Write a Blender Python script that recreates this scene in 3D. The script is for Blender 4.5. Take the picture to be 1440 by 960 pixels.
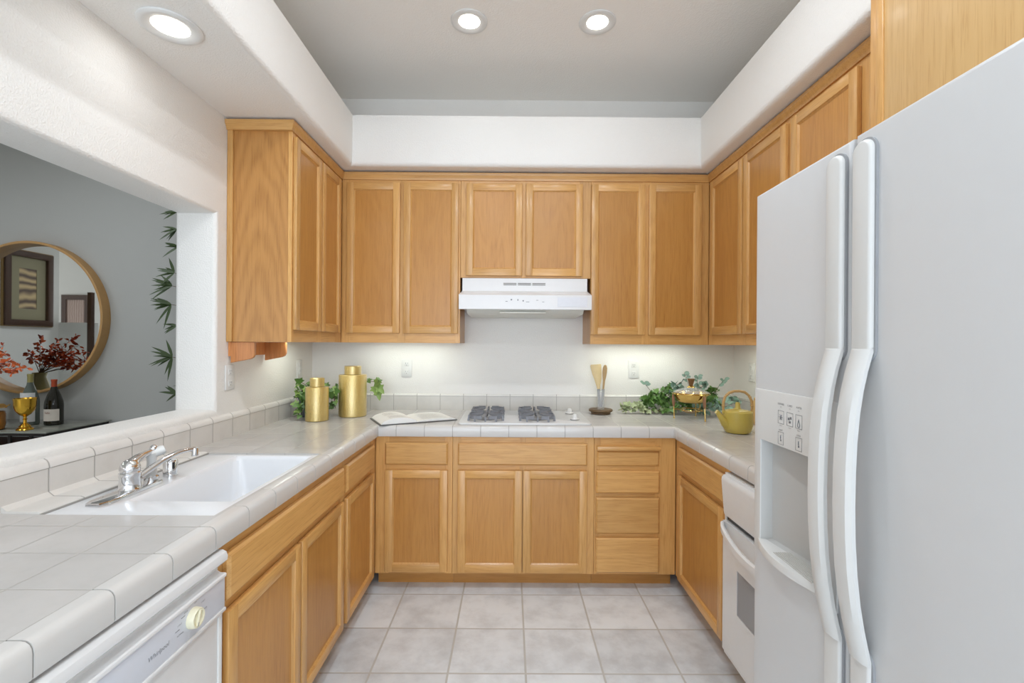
import bpy, bmesh, math, random
from mathutils import Vector, Matrix

random.seed(7)
S = 0.0254                      # all dimensions below are in inches
scene = bpy.context.scene
for o in list(bpy.data.objects):
    bpy.data.objects.remove(o)
COL = scene.collection
W = 114.4                       # width of the kitchen between its side walls

# ------------------------------------------------------------------ camera
cam_d = bpy.data.cameras.new('camera')
cam = bpy.data.objects.new('camera', cam_d)
COL.objects.link(cam)
ya, ro = 0.0035, 0.0069
F_ = Vector((math.sin(ya), math.cos(ya), 0)); R0 = Vector((math.cos(ya), -math.sin(ya), 0)); U0 = Vector((0, 0, 1))
Rr = R0 * math.cos(ro) + U0 * math.sin(ro)
Uu = -R0 * math.sin(ro) + U0 * math.cos(ro)
M = Matrix((Rr, Uu, -F_)).transposed().to_4x4()
M.translation = Vector((53.61, -127.2, 54.14)) * S
cam.matrix_world = M
cam_d.sensor_width = 36.0
cam_d.lens = 659.47 / 1440 * 36.0
cam_d.shift_y = 2.4 / 1440
cam_d.clip_start = 0.02
scene.camera = cam

# ------------------------------------------------------------------ view, world, big lights
scene.view_settings.view_transform = 'Standard'
scene.view_settings.look = 'None'
scene.view_settings.gamma = 1.0
scene.view_settings.use_curve_mapping = False
scene.view_settings.exposure = 0.13
scene.cycles.max_bounces = 14
scene.cycles.diffuse_bounces = 8
scene.cycles.glossy_bounces = 6
scene.cycles.transmission_bounces = 10
scene.cycles.sample_clamp_indirect = 6.0
scene.cycles.caustics_reflective = False
scene.cycles.caustics_refractive = False

world = bpy.data.worlds.new('world')
scene.world = world
world.use_nodes = True
bgn = world.node_tree.nodes['Background']
bgn.inputs[0].default_value = (0.95, 0.98, 1.0, 1)
bgn.inputs[1].default_value = 1.0

KITCHEN_FILL, LIVING_FILL, CAN_W, UNDER_W, CAN_FILL = 84.0, 14.0, 0.34, 0.75, 7.0

def area(name, loc, size, power, target_dir, color=(1, 1, 1), shape='RECTANGLE', spread=None):
    d = bpy.data.lights.new(name, 'AREA')
    d.shape = shape
    d.size = size[0] * S
    if shape in ('RECTANGLE', 'ELLIPSE'):
        d.size_y = size[1] * S
    d.energy = power
    d.color = color
    if spread:
        d.spread = spread
    o = bpy.data.objects.new(name, d)
    COL.objects.link(o)
    o.location = Vector(loc) * S
    o.rotation_euler = Vector(target_dir).to_track_quat('-Z', 'Y').to_euler()
    return o

# added fill lights at the unseen rear wall openings, standing in for daylight
area('kitchen_fill_light', (55, -262, 52), (104, 90), KITCHEN_FILL, (0, 1, 0), (0.82, 0.95, 1.11))
area('living_fill_light', (-110, -262, 56), (100, 80), LIVING_FILL, (0, 1, 0), (1.0, 0.985, 0.96))

# ------------------------------------------------------------------ mesh helpers
def lin(r, g, b):
    f = lambda c: (c / 255 / 12.92) if c / 255 <= 0.04045 else ((c / 255 + 0.055) / 1.055) ** 2.4
    return (f(r), f(g), f(b), 1.0)

class MB:
    """collects geometry in inches"""
    def __init__(s):
        s.v, s.f, s.m = [], [], []
    def add(s, vs, fs, T=None, mi=0):
        n = len(s.v)
        s.v += [tuple(T(*p)) if T else tuple(p) for p in vs]
        s.f += [tuple(i + n for i in f) for f in fs]
        s.m += [mi] * len(fs)
        return s
    def from_bm(s, bm, T=None, mi=0):
        bm.verts.index_update()
        return s.add([v.co[:] for v in bm.verts], [[v.index for v in f.verts] for f in bm.faces], T, mi)
    def box(s, p0, p1, bev=0.0, seg=2, T=None, mi=0):
        a = [min(p0[i], p1[i]) for i in range(3)]; b = [max(p0[i], p1[i]) for i in range(3)]
        bm = bmesh.new()
        bmesh.ops.create_cube(bm, size=1)
        for v in bm.verts:
            v.co = Vector([(a[i] + b[i]) / 2 + v.co[i] * (b[i] - a[i]) for i in range(3)])
        if bev > 0:
            bmesh.ops.bevel(bm, geom=bm.edges[:], offset=bev, segments=seg, affect='EDGES', profile=0.5)
        s.from_bm(bm, T, mi); bm.free()
        return s
    def prism(s, pts, c0, c1, axis, T=None, mi=0):
        """pts: 2D outline, extruded along axis from c0 to c1 (pts fill the other two axes in order)"""
        n = len(pts)
        def mk(p, c):
            return {'x': (c, p[0], p[1]), 'y': (p[0], c, p[1]), 'z': (p[0], p[1], c)}[axis]
        vs = [mk(p, c0) for p in pts] + [mk(p, c1) for p in pts]
        fs = [tuple(range(n))[::-1], tuple(range(n, 2 * n))] + [(i, (i + 1) % n, n + (i + 1) % n, n + i) for i in range(n)]
        return s.add(vs, fs, T, mi)
    def lathe(s, prof, c=(0, 0, 0), n=32, R=None, T=None, mi=0):
        """prof: (radius, height) pairs turned about the vertical axis through c"""
        vs, fs, rings = [], [], []
        for r, h in prof:
            if r < 1e-6:
                rings.append([len(vs)]); vs.append(Vector((0, 0, h)))
            else:
                rings.append(list(range(len(vs), len(vs) + n)))
                vs += [Vector((r * math.cos(2 * math.pi * k / n), r * math.sin(2 * math.pi * k / n), h)) for k in range(n)]
        for A, B in zip(rings, rings[1:]):
            for k in range(n):
                a0, a1 = A[k % len(A)], A[(k + 1) % len(A)]
                b0, b1 = B[k % len(B)], B[(k + 1) % len(B)]
                f = []
                for i in (a0, a1, b1, b0):
                    if i not in f: f.append(i)
                if len(f) > 2: fs.append(tuple(f))
        if R is not None:
            vs = [R @ v for v in vs]
        vs = [(v[0] + c[0], v[1] + c[1], v[2] + c[2]) for v in vs]
        return s.add(vs, fs, T, mi)
    def tube(s, pts, r, n=10, T=None, cap=True, mi=0, closed=False):
        """round bar through pts; r a number or a list"""
        P = [Vector(p) for p in pts]
        N = len(P)
        rr = r if isinstance(r, (list, tuple)) else [r] * N
        vs, fs = [], []
        up = None
        for i in range(N):
            if closed:
                t = (P[(i + 1) % N] - P[i - 1])
            else:
                t = P[min(i + 1, N - 1)] - P[max(i - 1, 0)]
            t.normalize()
            if up is None:
                up = t.orthogonal().normalized()
            else:
                up = (up - t * up.dot(t)).normalized()
            q = t.cross(up)
            for k in range(n):
                an = 2 * math.pi * k / n
                vs.append(P[i] + (up * math.cos(an) + q * math.sin(an)) * rr[i])
        for i in range(N if closed else N - 1):
            for k in range(n):
                j = (i + 1) % N
                fs.append((i * n + k, i * n + (k + 1) % n, j * n + (k + 1) % n, j * n + k))
        if cap and not closed:
            fs.append(tuple(range(n))[::-1]); fs.append(tuple(range((N - 1) * n, N * n)))
        return s.add([tuple(v) for v in vs], fs, T, mi)
    def sweep(s, prof, path, side, T=None, mi=0, cap=True):
        """prof (u, w): u sideways along `side` frames, w along their normal; path: list of (point, uvec, wvec)"""
        n = len(prof); vs, fs = [], []
        for p, u, w in path:
            for a, b in prof:
                vs.append(Vector(p) + Vector(u) * a + Vector(w) * b)
        N = len(path)
        for i in range(N - 1):
            for k in range(n):
                fs.append((i * n + k, i * n + (k + 1) % n, (i + 1) * n + (k + 1) % n, (i + 1) * n + k))
        if cap:
            fs.append(tuple(range(n))[::-1]); fs.append(tuple(range((N - 1) * n, N * n)))
        return s.add([tuple(v) for v in vs], fs, T, mi)
    def grid(s, us, vs_, hole, w0, w1, T=None, mi=0):
        """slab between w0 and w1 made of the cells of us x vs_ that are not in hole(i, j)"""
        nu, nv = len(us) - 1, len(vs_) - 1
        keep = {(i, j) for i in range(nu) for j in range(nv) if not hole(i, j)}
        idx, V, Fc = {}, [], []
        def vid(i, j, k):
            if (i, j, k) not in idx:
                idx[(i, j, k)] = len(V); V.append((us[i], vs_[j], (w0, w1)[k]))
            return idx[(i, j, k)]
        for (i, j) in keep:
            Fc.append((vid(i, j, 1), vid(i + 1, j, 1), vid(i + 1, j + 1, 1), vid(i, j + 1, 1)))
            Fc.append((vid(i, j, 0), vid(i, j + 1, 0), vid(i + 1, j + 1, 0), vid(i + 1, j, 0)))
            for (di, dj, a, b) in ((-1, 0, (i, j), (i, j + 1)), (1, 0, (i + 1, j + 1), (i + 1, j)), (0, -1, (i + 1, j), (i, j)), (0, 1, (i, j + 1), (i + 1, j + 1))):
                if (i + di, j + dj) not in keep:
                    Fc.append((vid(*a, 0), vid(*a, 1), vid(*b, 1), vid(*b, 0)))
        return s.add(V, Fc, T, mi)
    def leaf(s, base, d, nrm, L, Wd, shape='ivy', fold=0.25, mi=0):
        """one leaf from base along d"""
        d = Vector(d).normalized(); nrm = Vector(nrm)
        sd = d.cross(nrm)
        if sd.length < 1e-4: sd = d.orthogonal()
        sd.normalize(); nn = sd.cross(d).normalized()
        if shape == 'ivy':
            out = [(0, 0.06), (0.38, -0.04), (0.3, 0.22), (0.52, 0.42), (0.24, 0.55), (0.17, 0.78), (0, 1.0)]
        elif shape == 'oval':
            out = [(0, 0), (0.3, 0.15), (0.46, 0.42), (0.42, 0.68), (0.22, 0.9), (0, 1.0)]
        else:
            out = [(0, 0), (0.35, 0.12), (0.5, 0.35), (0.36, 0.65), (0.14, 0.88), (0, 1.0)]
        B = Vector(base); vs, fs = [], []
        mids = [(0, y) for _, y in out]
        def pt(x, y):
            droop = -0.22 * y * y * L * (0.5 if shape != 'ivy' else 0.8)
            return B + d * (y * L) + sd * (x * Wd) + nn * (abs(x) * fold * Wd) + Vector((0, 0, droop))
        n = len(out)
        L_ = [pt(x, y) for x, y in out]; R_ = [pt(-x, y) for x, y in out]; C_ = [pt(0, max(0.0, y)) for _, y in out]
        vs = [tuple(v) for v in C_ + L_ + R_]
        for i in range(n - 1):
            for off in (n, 2 * n):
                f = [i, i + 1, off + i + 1, off + i]
                pts = []
                for q in f:
                    if all((Vector(vs[q]) - Vector(vs[r])).length > 1e-6 for r in pts): pts.append(q)
                if len(pts) > 2: fs.append(tuple(pts if off == n else pts[::-1]))
        return s.add(vs, fs, None, mi)

ORG = {}
def _props(o, label, cat, group, kind):
    if label: o['label'] = label
    if cat: o['category'] = cat
    if group: o['group'] = group
    if kind: o['kind'] = kind

def thing(name, label, cat, loc, group=None):
    o = bpy.data.objects.new(name, None)
    o.empty_display_size = 0.05
    COL.objects.link(o)
    o.location = Vector(loc) * S
    ORG[o.name] = Vector(loc)
    _props(o, label, cat, group, None)
    return o

def obj(name, mb, mat, parent=None, label=None, cat=None, group=None, kind=None, smooth=True, ang=35, bevel=None, recalc=True, org=None, part_label=None):
    if parent is not None:
        og = ORG[parent.name]
    elif org is not None:
        og = Vector(org)
    elif kind == 'structure':
        og = Vector((0, 0, 0))
    else:
        xs = [v[0] for v in mb.v]; ys = [v[1] for v in mb.v]; zs = [v[2] for v in mb.v]
        og = Vector(((min(xs) + max(xs)) / 2, (min(ys) + max(ys)) / 2, min(zs)))
    me = bpy.data.meshes.new(name)
    bm = bmesh.new()
    bv = [bm.verts.new((Vector(v) - og) * S) for v in mb.v]
    for f, mi in zip(mb.f, mb.m):
        try:
            fc = bm.faces.new([bv[i] for i in f]); fc.material_index = mi
        except ValueError:
            pass
    if recalc:
        bmesh.ops.recalc_face_normals(bm, faces=bm.faces[:])
    if bevel:
        pred, off, seg = bevel
        es = []
        for e in bm.edges:
            a, b = (e.verts[0].co / S + og), (e.verts[1].co / S + og)
            if len(e.link_faces) == 2 and e.calc_face_angle(0) > 0.5 and pred(a, b): es.append(e)
        if es:
            bmesh.ops.bevel(bm, geom=es, offset=off * S, segments=seg, affect='EDGES', profile=0.5)
    if smooth:
        lim = math.radians(ang)
        for f in bm.faces: f.smooth = True
        for e in bm.edges:
            e.smooth = not (len(e.link_faces) != 2 or e.calc_face_angle(0) > lim)
    bm.to_mesh(me); bm.free()
    for m in (mat if isinstance(mat, (list, tuple)) else [mat]):
        me.materials.append(m)
    o = bpy.data.objects.new(name, me)
    COL.objects.link(o)
    if parent is not None:
        o.parent = parent
        ORG[o.name] = og
    else:
        o.location = og * S
        ORG[o.name] = og
    _props(o, label or part_label, cat, group, kind)
    return o

def struct(name, mb, mat, **k):
    return obj(name, mb, mat, kind='structure', **k)

def dup(root, off, label, group=None):
    r = root.copy(); COL.objects.link(r)
    r.location = root.location + Vector(off) * S
    r['label'] = label
    if group: r['group'] = group
    for ch in list(root.children):
        c = ch.copy(); COL.objects.link(c); c.parent = r
        for g in list(ch.children):
            d = g.copy(); COL.objects.link(d); d.parent = c
    return r

def text_mb(mb, txt, size, T, align='CENTER', depth=0.0, shear=0.0, mi=0):
    cu = bpy.data.curves.new('t', 'FONT')
    cu.body = txt; cu.size = size; cu.align_x = align; cu.align_y = 'CENTER'; cu.resolution_u = 2; cu.shear = shear
    o = bpy.data.objects.new('t', cu)
    COL.objects.link(o)
    dg = bpy.context.evaluated_depsgraph_get()
    me = bpy.data.meshes.new_from_object(o.evaluated_get(dg))
    mb.add([v.co[:] for v in me.vertices], [tuple(p.vertices) for p in me.polygons], T, mi)
    bpy.data.objects.remove(o); bpy.data.curves.remove(cu); bpy.data.meshes.remove(me)

# ------------------------------------------------------------------ materials
class NT:
    def __init__(s, name):
        s.mat = bpy.data.materials.new(name); s.mat.use_nodes = True
        s.t = s.mat.node_tree; s.n = s.t.nodes; s.l = s.t.links
        s.b = s.n['Principled BSDF']
    def node(s, typ, **k):
        n = s.n.new(typ)
        for a, v in k.items(): setattr(n, a, v)
        return n
    def link(s, a, b): s.l.new(a, b)
    def math(s, op, a, b=None, c=None, clamp=False):
        n = s.node('ShaderNodeMath', operation=op); n.use_clamp = clamp
        for i, x in enumerate((a, b, c)):
            if x is None: continue
            if isinstance(x, (int, float)): n.inputs[i].default_value = x
            else: s.link(x, n.inputs[i])
        return n.outputs[0]
    def mix(s, fac, a, b, blend='MIX'):
        n = s.node('ShaderNodeMix', data_type='RGBA', blend_type=blend)
        for i, x in ((0, fac), (6, a), (7, b)):
            if isinstance(x, (int, float)): n.inputs[i].default_value = x
            elif isinstance(x, tuple): n.inputs[i].default_value = x
            else: s.link(x, n.inputs[i])
        return n.outputs[2]
    def noise(s, vec, scale, detail=2.0, rough=0.5, dist=0.0, out=0):
        n = s.node('ShaderNodeTexNoise')
        n.inputs['Scale'].default_value = scale; n.inputs['Detail'].default_value = detail
        n.inputs['Roughness'].default_value = rough; n.inputs['Distortion'].default_value = dist
        if vec is not None: s.link(vec, n.inputs['Vector'])
        return n.outputs[out]
    def mapping(s, vec, scale=(1, 1, 1), loc=None):
        n = s.node('ShaderNodeMapping')
        n.inputs['Scale'].default_value = scale
        if loc: n.inputs['Location'].default_value = loc
        s.link(vec, n.inputs['Vector'])
        return n.outputs[0]
    def ramp(s, fac, lo, hi):
        n = s.node('ShaderNodeMapRange'); n.interpolation_type = 'SMOOTHSTEP'
        s.link(fac, n.inputs[0]); n.inputs[1].default_value = lo; n.inputs[2].default_value = hi
        return n.outputs[0]
    def bump(s, h, strength, dist=0.001):
        n = s.node('ShaderNodeBump'); n.inputs['Strength'].default_value = strength; n.inputs['Distance'].default_value = dist
        s.link(h, n.inputs['Height']); s.link(n.outputs[0], s.b.inputs['Normal'])
    def objco(s): return s.node('ShaderNodeTexCoord').outputs['Object']
    def pos(s): return s.node('ShaderNodeNewGeometry').outputs['Position']
    def set(s, **k):
        for a, v in k.items():
            i = s.b.inputs[a.replace('_', ' ')]
            if isinstance(v, (int, float, tuple)): i.default_value = v
            else: s.link(v, i)

def simple(name, rgb, rough=0.5, metal=0.0, var=0.06, scale=40.0, bump=0.0, bscale=200.0, **k):
    t = NT(name)
    c = lin(*rgb)
    d = tuple(x * (1 - var) for x in c[:3]) + (1,)
    t.set(Base_Color=t.mix(t.noise(t.objco(), scale, 3.0), d, tuple(min(1, x * (1 + var * .5)) for x in c[:3]) + (1,)), Roughness=rough, Metallic=metal)
    if bump:
        t.bump(t.noise(t.objco(), bscale, 3.0), bump, 0.0025 if bump >= 1 else 0.001)
    for a, v in k.items(): t.b.inputs[a.replace('_', ' ')].default_value = v
    return t.mat

def oak(name, axis, light, dark, ply=False, rings_w=0.2, flame=False):
    t = NT(name)
    info = t.node('ShaderNodeObjectInfo').outputs['Random']
    vadd = t.node('ShaderNodeVectorMath', operation='ADD')
    comb = t.node('ShaderNodeCombineXYZ')
    for i in range(3):
        t.link(t.math('MULTIPLY', info, (13.7, 7.1, 9.3)[i]), comb.inputs[i])
    t.link(t.objco(), vadd.inputs[0]); t.link(comb.outputs[0], vadd.inputs[1])
    v = vadd.outputs[0]
    k = 'xyz'.index(axis)
    def sc(across, along): return tuple(along if i == k else across for i in range(3))
    n1 = t.noise(t.mapping(v, sc(1.0, 0.12)), 9.0 if not ply else 6.5, 1.5, 0.45, 0.3)
    rings = t.math('FRACT', t.math('MULTIPLY', n1, 11.0 if not ply else 14.0))
    if flame:
        sx_ = t.node('ShaderNodeSeparateXYZ'); t.link(t.objco(), sx_.inputs[0])
        wob = t.noise(t.mapping(v, (1.0, 1.0, 0.35)), 5.0, 2.0)
        h = t.math('ADD', t.math('MULTIPLY', sx_.outputs[2], 0.45), t.math('MULTIPLY', t.math('POWER', t.math('ABSOLUTE', t.math('ADD', sx_.outputs[0], t.math('MULTIPLY', t.math('SUBTRACT', wob, 0.5), 0.1))), 1.5), 4.5))
        rings = t.math('FRACT', t.math('MULTIPLY', t.math('ADD', h, t.math('MULTIPLY', wob, 0.25)), 11.0))
    tri = t.math('ABSOLUTE', t.math('SUBTRACT', t.math('MULTIPLY', rings, 2.0), 1.0))
    n2 = t.noise(t.mapping(v, sc(1.0, 0.035)), 260.0, 3.0, 0.6)
    n3 = t.noise(t.mapping(v, sc(1.0, 0.25)), 5.0, 2.0)
    pores = t.math('MULTIPLY', t.ramp(n2, 0.5, 0.68), 0.5)
    n4 = t.noise(t.mapping(v, sc(1.0, 0.03)), 70.0, 2.0, 0.5)
    g = t.math('ADD', t.math('MULTIPLY', t.ramp(tri, 0.1, 1.0), rings_w), pores, None)
    g = t.math('ADD', g, t.math('MULTIPLY', t.math('SUBTRACT', n4, 0.45), 0.8), None)
    g = t.math('ADD', g, t.math('MULTIPLY', t.math('SUBTRACT', n3, 0.5), 0.7), None, True)
    col = t.mix(g, lin(*light), lin(*dark))
    tone = t.math('ADD', t.math('MULTIPLY', info, 0.16), 0.92)
    hs = t.node('ShaderNodeHueSaturation'); t.link(tone, hs.inputs['Value']); t.link(col, hs.inputs['Color'])
    t.set(Base_Color=hs.outputs[0], Roughness=0.34)
    t.b.inputs['Coat Weight'].default_value = 0.15; t.b.inputs['Coat Roughness'].default_value = 0.18
    t.bump(t.math('SUBTRACT', 1.0, g), 0.12, 0.0006)
    return t.mat

def tiles(name, gx, gy, axes, gw, tile, grout, rough=0.25, mottle=0.06, mscale=9.0, gbump=0.5, warm=None):
    """gx, gy = (offset, pitch) in inches along the two world axes"""
    t = NT(name)
    sep = t.node('ShaderNodeSeparateXYZ'); t.link(t.pos(), sep.inputs[0])
    lines, cells = [], []
    for (off, pitch), ax in zip((gx, gy), axes):
        if pitch is None: continue
        q = t.math('DIVIDE', t.math('SUBTRACT', sep.outputs['xyz'.index(ax)], off * S), pitch * S)
        fr = t.math('FRACT', q)
        ds = t.math('MULTIPLY', t.math('MINIMUM', fr, t.math('SUBTRACT', 1.0, fr)), pitch)
        lines.append(t.math('SUBTRACT', 1.0, t.ramp(ds, gw * 0.35, gw * 0.75)))
        cells.append(t.math('FLOOR', q))
    ln = lines[0] if len(lines) == 1 else t.math('MAXIMUM', lines[0], lines[1])
    comb = t.node('ShaderNodeCombineXYZ')
    for i, c in enumerate(cells): t.link(c, comb.inputs[i])
    wn = t.node('ShaderNodeTexWhiteNoise'); t.link(comb.outputs[0], wn.inputs['Vector'])
    nz = t.noise(t.pos(), mscale, 5.0, 0.6)
    nz2 = t.noise(t.pos(), mscale * 3.1, 4.0, 0.6)
    c = lin(*tile)
    dark = tuple(x * (1 - mottle * 2.4) for x in c[:3]) + (1,)
    if warm: dark = lin(*warm)
    f = t.math('ADD', t.math('MULTIPLY', t.ramp(nz, 0.36, 0.72), 0.7), t.math('MULTIPLY', nz2, 0.3))
    f = t.math('ADD', f, t.math('MULTIPLY', t.math('SUBTRACT', wn.outputs[0], 0.5), 0.5), None, True)
    base = t.mix(f, c, dark)
    t.set(Base_Color=t.mix(ln, base, lin(*grout)), Roughness=t.math('ADD', t.math('MULTIPLY', ln, 0.5), rough))
    h = t.math('ADD', t.math('SUBTRACT', 1.0, ln), t.math('MULTIPLY', nz2, 0.12))
    t.bump(h, gbump, 0.0012)
    return t.mat

def paint(name, rgb, bump=0.4, scale=150.0, rough=0.55):
    t = NT(name)
    c = lin(*rgb)
    t.set(Base_Color=t.mix(t.noise(t.pos(), 3.0, 3.0), tuple(x * .97 for x in c[:3]) + (1,), c), Roughness=rough)
    n = t.noise(t.pos(), scale, 2.0, 0.5)
    t.bump(t.ramp(n, 0.42, 0.66), bump, 0.0015)
    return t.mat

def glow(name, rgb, strength):
    t = NT(name)
    t.set(Base_Color=lin(*rgb), Roughness=0.4)
    t.b.inputs['Emission Color'].default_value = lin(*rgb); t.b.inputs['Emission Strength'].default_value = strength
    return t.mat

def glass(name, rgb=(255, 255, 255), rough=0.02, ior=1.45):
    t = NT(name)
    t.set(Base_Color=lin(*rgb), Roughness=rough, IOR=ior)
    t.b.inputs['Transmission Weight'].default_value = 1.0
    return t.mat

FR_L, FR_D = (208, 160, 96), (178, 127, 66)
PN_L, PN_D = (190, 136, 68), (165, 110, 48)
OAKZ, OAKX, OAKY = [oak('oak grain ' + a, a, FR_L, FR_D) for a in 'zxy']
PLYZ, PLYX, PLYY = [oak('oak veneer grain ' + a, a, PN_L, PN_D, True) for a in 'zxy']
BIGPLY = oak('oak veneer with large figure', 'z', (186, 134, 74), (158, 108, 54), True, 0.42, True)
PLASTER = paint('white orange peel plaster', (233, 231, 227))
CEIL = paint('ceiling paint', (240, 237, 232), 0.35, 110.0)
LIVGREY = paint('grey wall paint', (176, 176, 172), 0.12, 160.0, 0.6)
LIVWHITE = paint('pale wall paint', (215, 214, 208), 0.12, 160.0, 0.6)
T_TILE, T_GROUT = (198, 195, 192), (168, 165, 160)
TOPL = tiles('counter tile along the left wall', (23.3, 6.2), (-98.84, 5.85), 'xy', 0.13, T_TILE, T_GROUT, 0.22, 0.04)
TOPB = tiles('counter tile along the back wall', (28.86, 6.135), (-23.3, 6.1), 'xy', 0.13, T_TILE, T_GROUT, 0.22, 0.04)
TOPR = tiles('counter tile along the right wall', (W - 23.3, 6.2), (-44.9, 5.98), 'xy', 0.13, T_TILE, T_GROUT, 0.22, 0.04)
SPLB = tiles('back splash tile', (41.05, 6.28), (39.75, 30.0), 'xz', 0.13, (206, 203, 197), T_GROUT, 0.3, 0.05)
SPLL = tiles('left splash tile', (-67.1, 5.95), (39.45, 30.0), 'yz', 0.15, (214, 210, 205), T_GROUT, 0.3, 0.05)
CAPT = simple('edge tile glaze', (208, 206, 203), 0.18, var=0.04, scale=8.0)
GROUT = simple('grey grout', (158, 155, 151), 0.85, var=0.1, scale=200.0)
FLOOR = tiles('mottled grey floor tile', (56.5, 12.77), (-26.2, 12.05), 'xy', 0.3, (230, 237, 242), (190, 190, 186), 0.3, 0.07, 7.0, 0.6, (194, 199, 203))
WHITE = simple('white enamel', (220, 220, 220), 0.22, var=0.02)
WHITEP = simple('white plastic', (220, 220, 218), 0.35, var=0.02)
FRIDGEW = simple('pebbled white appliance paint', (202, 203, 204), 0.38, var=0.015, bump=0.06, bscale=240.0)
FRP = simple('fridge white plastic', (208, 208, 206), 0.4, var=0.02)
PANELW = simple('pale grey white plastic', (206, 209, 217), 0.3, var=0.02)
SINKW = simple('white sink enamel', (228, 230, 233), 0.12, var=0.015)
IVORY = simple('ivory plastic', (226, 220, 192), 0.4, var=0.05)
CHROME = simple('chrome', (225, 225, 226), 0.08, 1.0, var=0.02)
GREYM = simple('grey rubber', (150, 152, 155), 0.5)
KNOB_SHADE = simple('painted knob shadow', (40, 40, 42), 0.5)  # shadow colour used beneath the cooktop knobs
BLACK = simple('black gloss', (18, 18, 18), 0.2)
INK = simple('grey print', (122, 124, 128), 0.6)
IRON = simple('grey cast iron', (128, 130, 136), 0.55, var=0.15, scale=80.0, bump=0.2, bscale=400.0)
GOLD = simple('hammered gold', (214, 186, 104), 0.36, 0.7, var=0.12, scale=60.0, bump=1.0, bscale=130.0, Coat_Weight=1.0, Coat_Roughness=0.32, Coat_IOR=1.9)
BRASS = simple('polished brass', (222, 188, 110), 0.18, 1.0, var=0.05)
GLEAF = simple('ivy leaf green', (92, 128, 62), 0.45, var=0.4, scale=25.0)
GLEAF2 = simple('pale ivy leaf', (140, 168, 90), 0.45, var=0.35, scale=25.0)
GBLUE = simple('blue green eucalyptus', (136, 164, 148), 0.5, var=0.3, scale=25.0)
GVAR = simple('variegated leaf', (176, 188, 146), 0.5, var=0.4, scale=30.0)
BAMB = simple('bamboo leaf', (58, 78, 34), 0.5, var=0.4, scale=20.0)
STEM = simple('brown stem', (96, 72, 44), 0.7, var=0.25)
POTD = simple('dark grey pot', (72, 80, 92), 0.5, var=0.1)
PAPER = simple('book paper', (232, 231, 227), 0.7, var=0.03)
COVER = simple('dark book cover', (84, 86, 84), 0.5)
BEECH = simple('pale beech', (222, 200, 152), 0.5, var=0.12, scale=30.0)
BEECH2 = simple('brown beech', (178, 148, 104), 0.5, var=0.12, scale=30.0)
WALNUT = simple('dark turned wood', (104, 82, 54), 0.45, var=0.25, scale=30.0)
KNOBW = simple('brown wood knob', (118, 80, 42), 0.4, var=0.2)
RATTAN = simple('wrapped rattan', (150, 108, 78), 0.6, var=0.25, scale=120.0)
BAMBOOH = simple('bamboo cane', (196, 160, 104), 0.5, var=0.2, scale=50.0)
TEA = simple('mustard green glaze', (198, 178, 88), 0.3, var=0.18, scale=12.0)
CLEAR = glass('clear glass', ior=1.12)
THIN = simple('thin clear plastic', (236, 238, 238), .05, Alpha=.2)
SMOKE = glass('smoky grey glass', (226, 228, 230), 0.03, 1.1)
TAN = simple('tan stoneware', (206, 168, 104), 0.5, var=0.15)

# ------------------------------------------------------------------ the room
fl = MB().box((-330, -262, -4), (W + 6, 24, 0))
struct('floor', fl, FLOOR)
ce = MB().box((-330, -262, 120), (W + 6, 24, 124))
struct('ceiling', ce, CEIL)
struct('wall_back', MB().box((-7.6, 0, 0), (W + 6, 7, 120)), PLASTER)
struct('wall_right', MB().box((W, -256, 0), (W + 6, 0, 120)), PLASTER)
OY0, OY1, OZ0, OZ1 = -122.0, -41.7, 41.6, 77.4
wl = MB().grid([-256, OY0, OY1, 17], [0, OZ0, OZ1, 120], lambda i, j: i == 1 and j == 1, -7.6, 0.0, T=lambda a, b, c: (c, a, b))
def inhole(a, b):
    ok = lambda p: OY0 - .01 <= p[1] <= OY1 + .01 and OZ0 - .01 <= p[2] <= OZ1 + .01
    return ok(a) and ok(b) and (abs(a[0] - b[0]) < 0.01)
struct('wall_left', wl, PLASTER, bevel=(inhole, 0.8, 5))
# unseen rear wall with two framed openings added for the fill lights
rw = MB().grid([-330, -165, -55, 2, 110, W + 6], [0, 6, 98, 120], lambda i, j: j == 1 and i in (1, 3), -262, -256, T=lambda a, b, c: (a, c, b))
struct('wall_rear', rw, PLASTER)
for n, (a, b) in (('fill_window_1', (-165, -55)), ('fill_window_2', (2, 110))):
    wf = MB()
    for x in (a, (a + b) / 2 - 1.2, b - 2.4): wf.box((x, -260, 6), (x + 2.4, -258, 98))
    for z in (6, 95.6): wf.box((a + 2.4, -260, z), (b - 2.4, -258, z + 2.4))
    struct(n, wf, WHITEP)
# dropped soffit over the wall cabinets: front face 15.8 from the walls
D_ = 15.8
sf = MB().prism([(0.02, -150), (D_, -150), (D_, -D_), (W - D_, -D_), (W - D_, -150), (W - .02, -150), (W - .02, -.02), (0.02, -.02)], 96, 108, 'z')
struct('trim_1', sf, PLASTER, bevel=(lambda a, b: abs(a[2] - 96) < .01 and abs(b[2] - 96) < .01 and min(a[1], b[1]) > -151 and not (a[0] < 1 or b[0] < 1 or a[0] > W - 1 or b[0] > W - 1) and not (abs(a[1] + 150) < .1 and abs(b[1] + 150) < .1), 1.1, 5))
# living room beyond the pass-through
struct('wall_living_back', MB().box((-196, 17, 0), (-7.6, 23, 120)), LIVGREY)
struct('wall_living_left', MB().box((-196, -93.6, 0), (-190, 17, 120)), LIVWHITE)
struct('wall_living_half', MB().box((-196, -99, 0), (-173.4, -93.6, 63.6)), LIVWHITE)
struct('wall_living_recess', MB().box((-330, -136, 0), (-173, -130, 120)), LIVWHITE)

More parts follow.
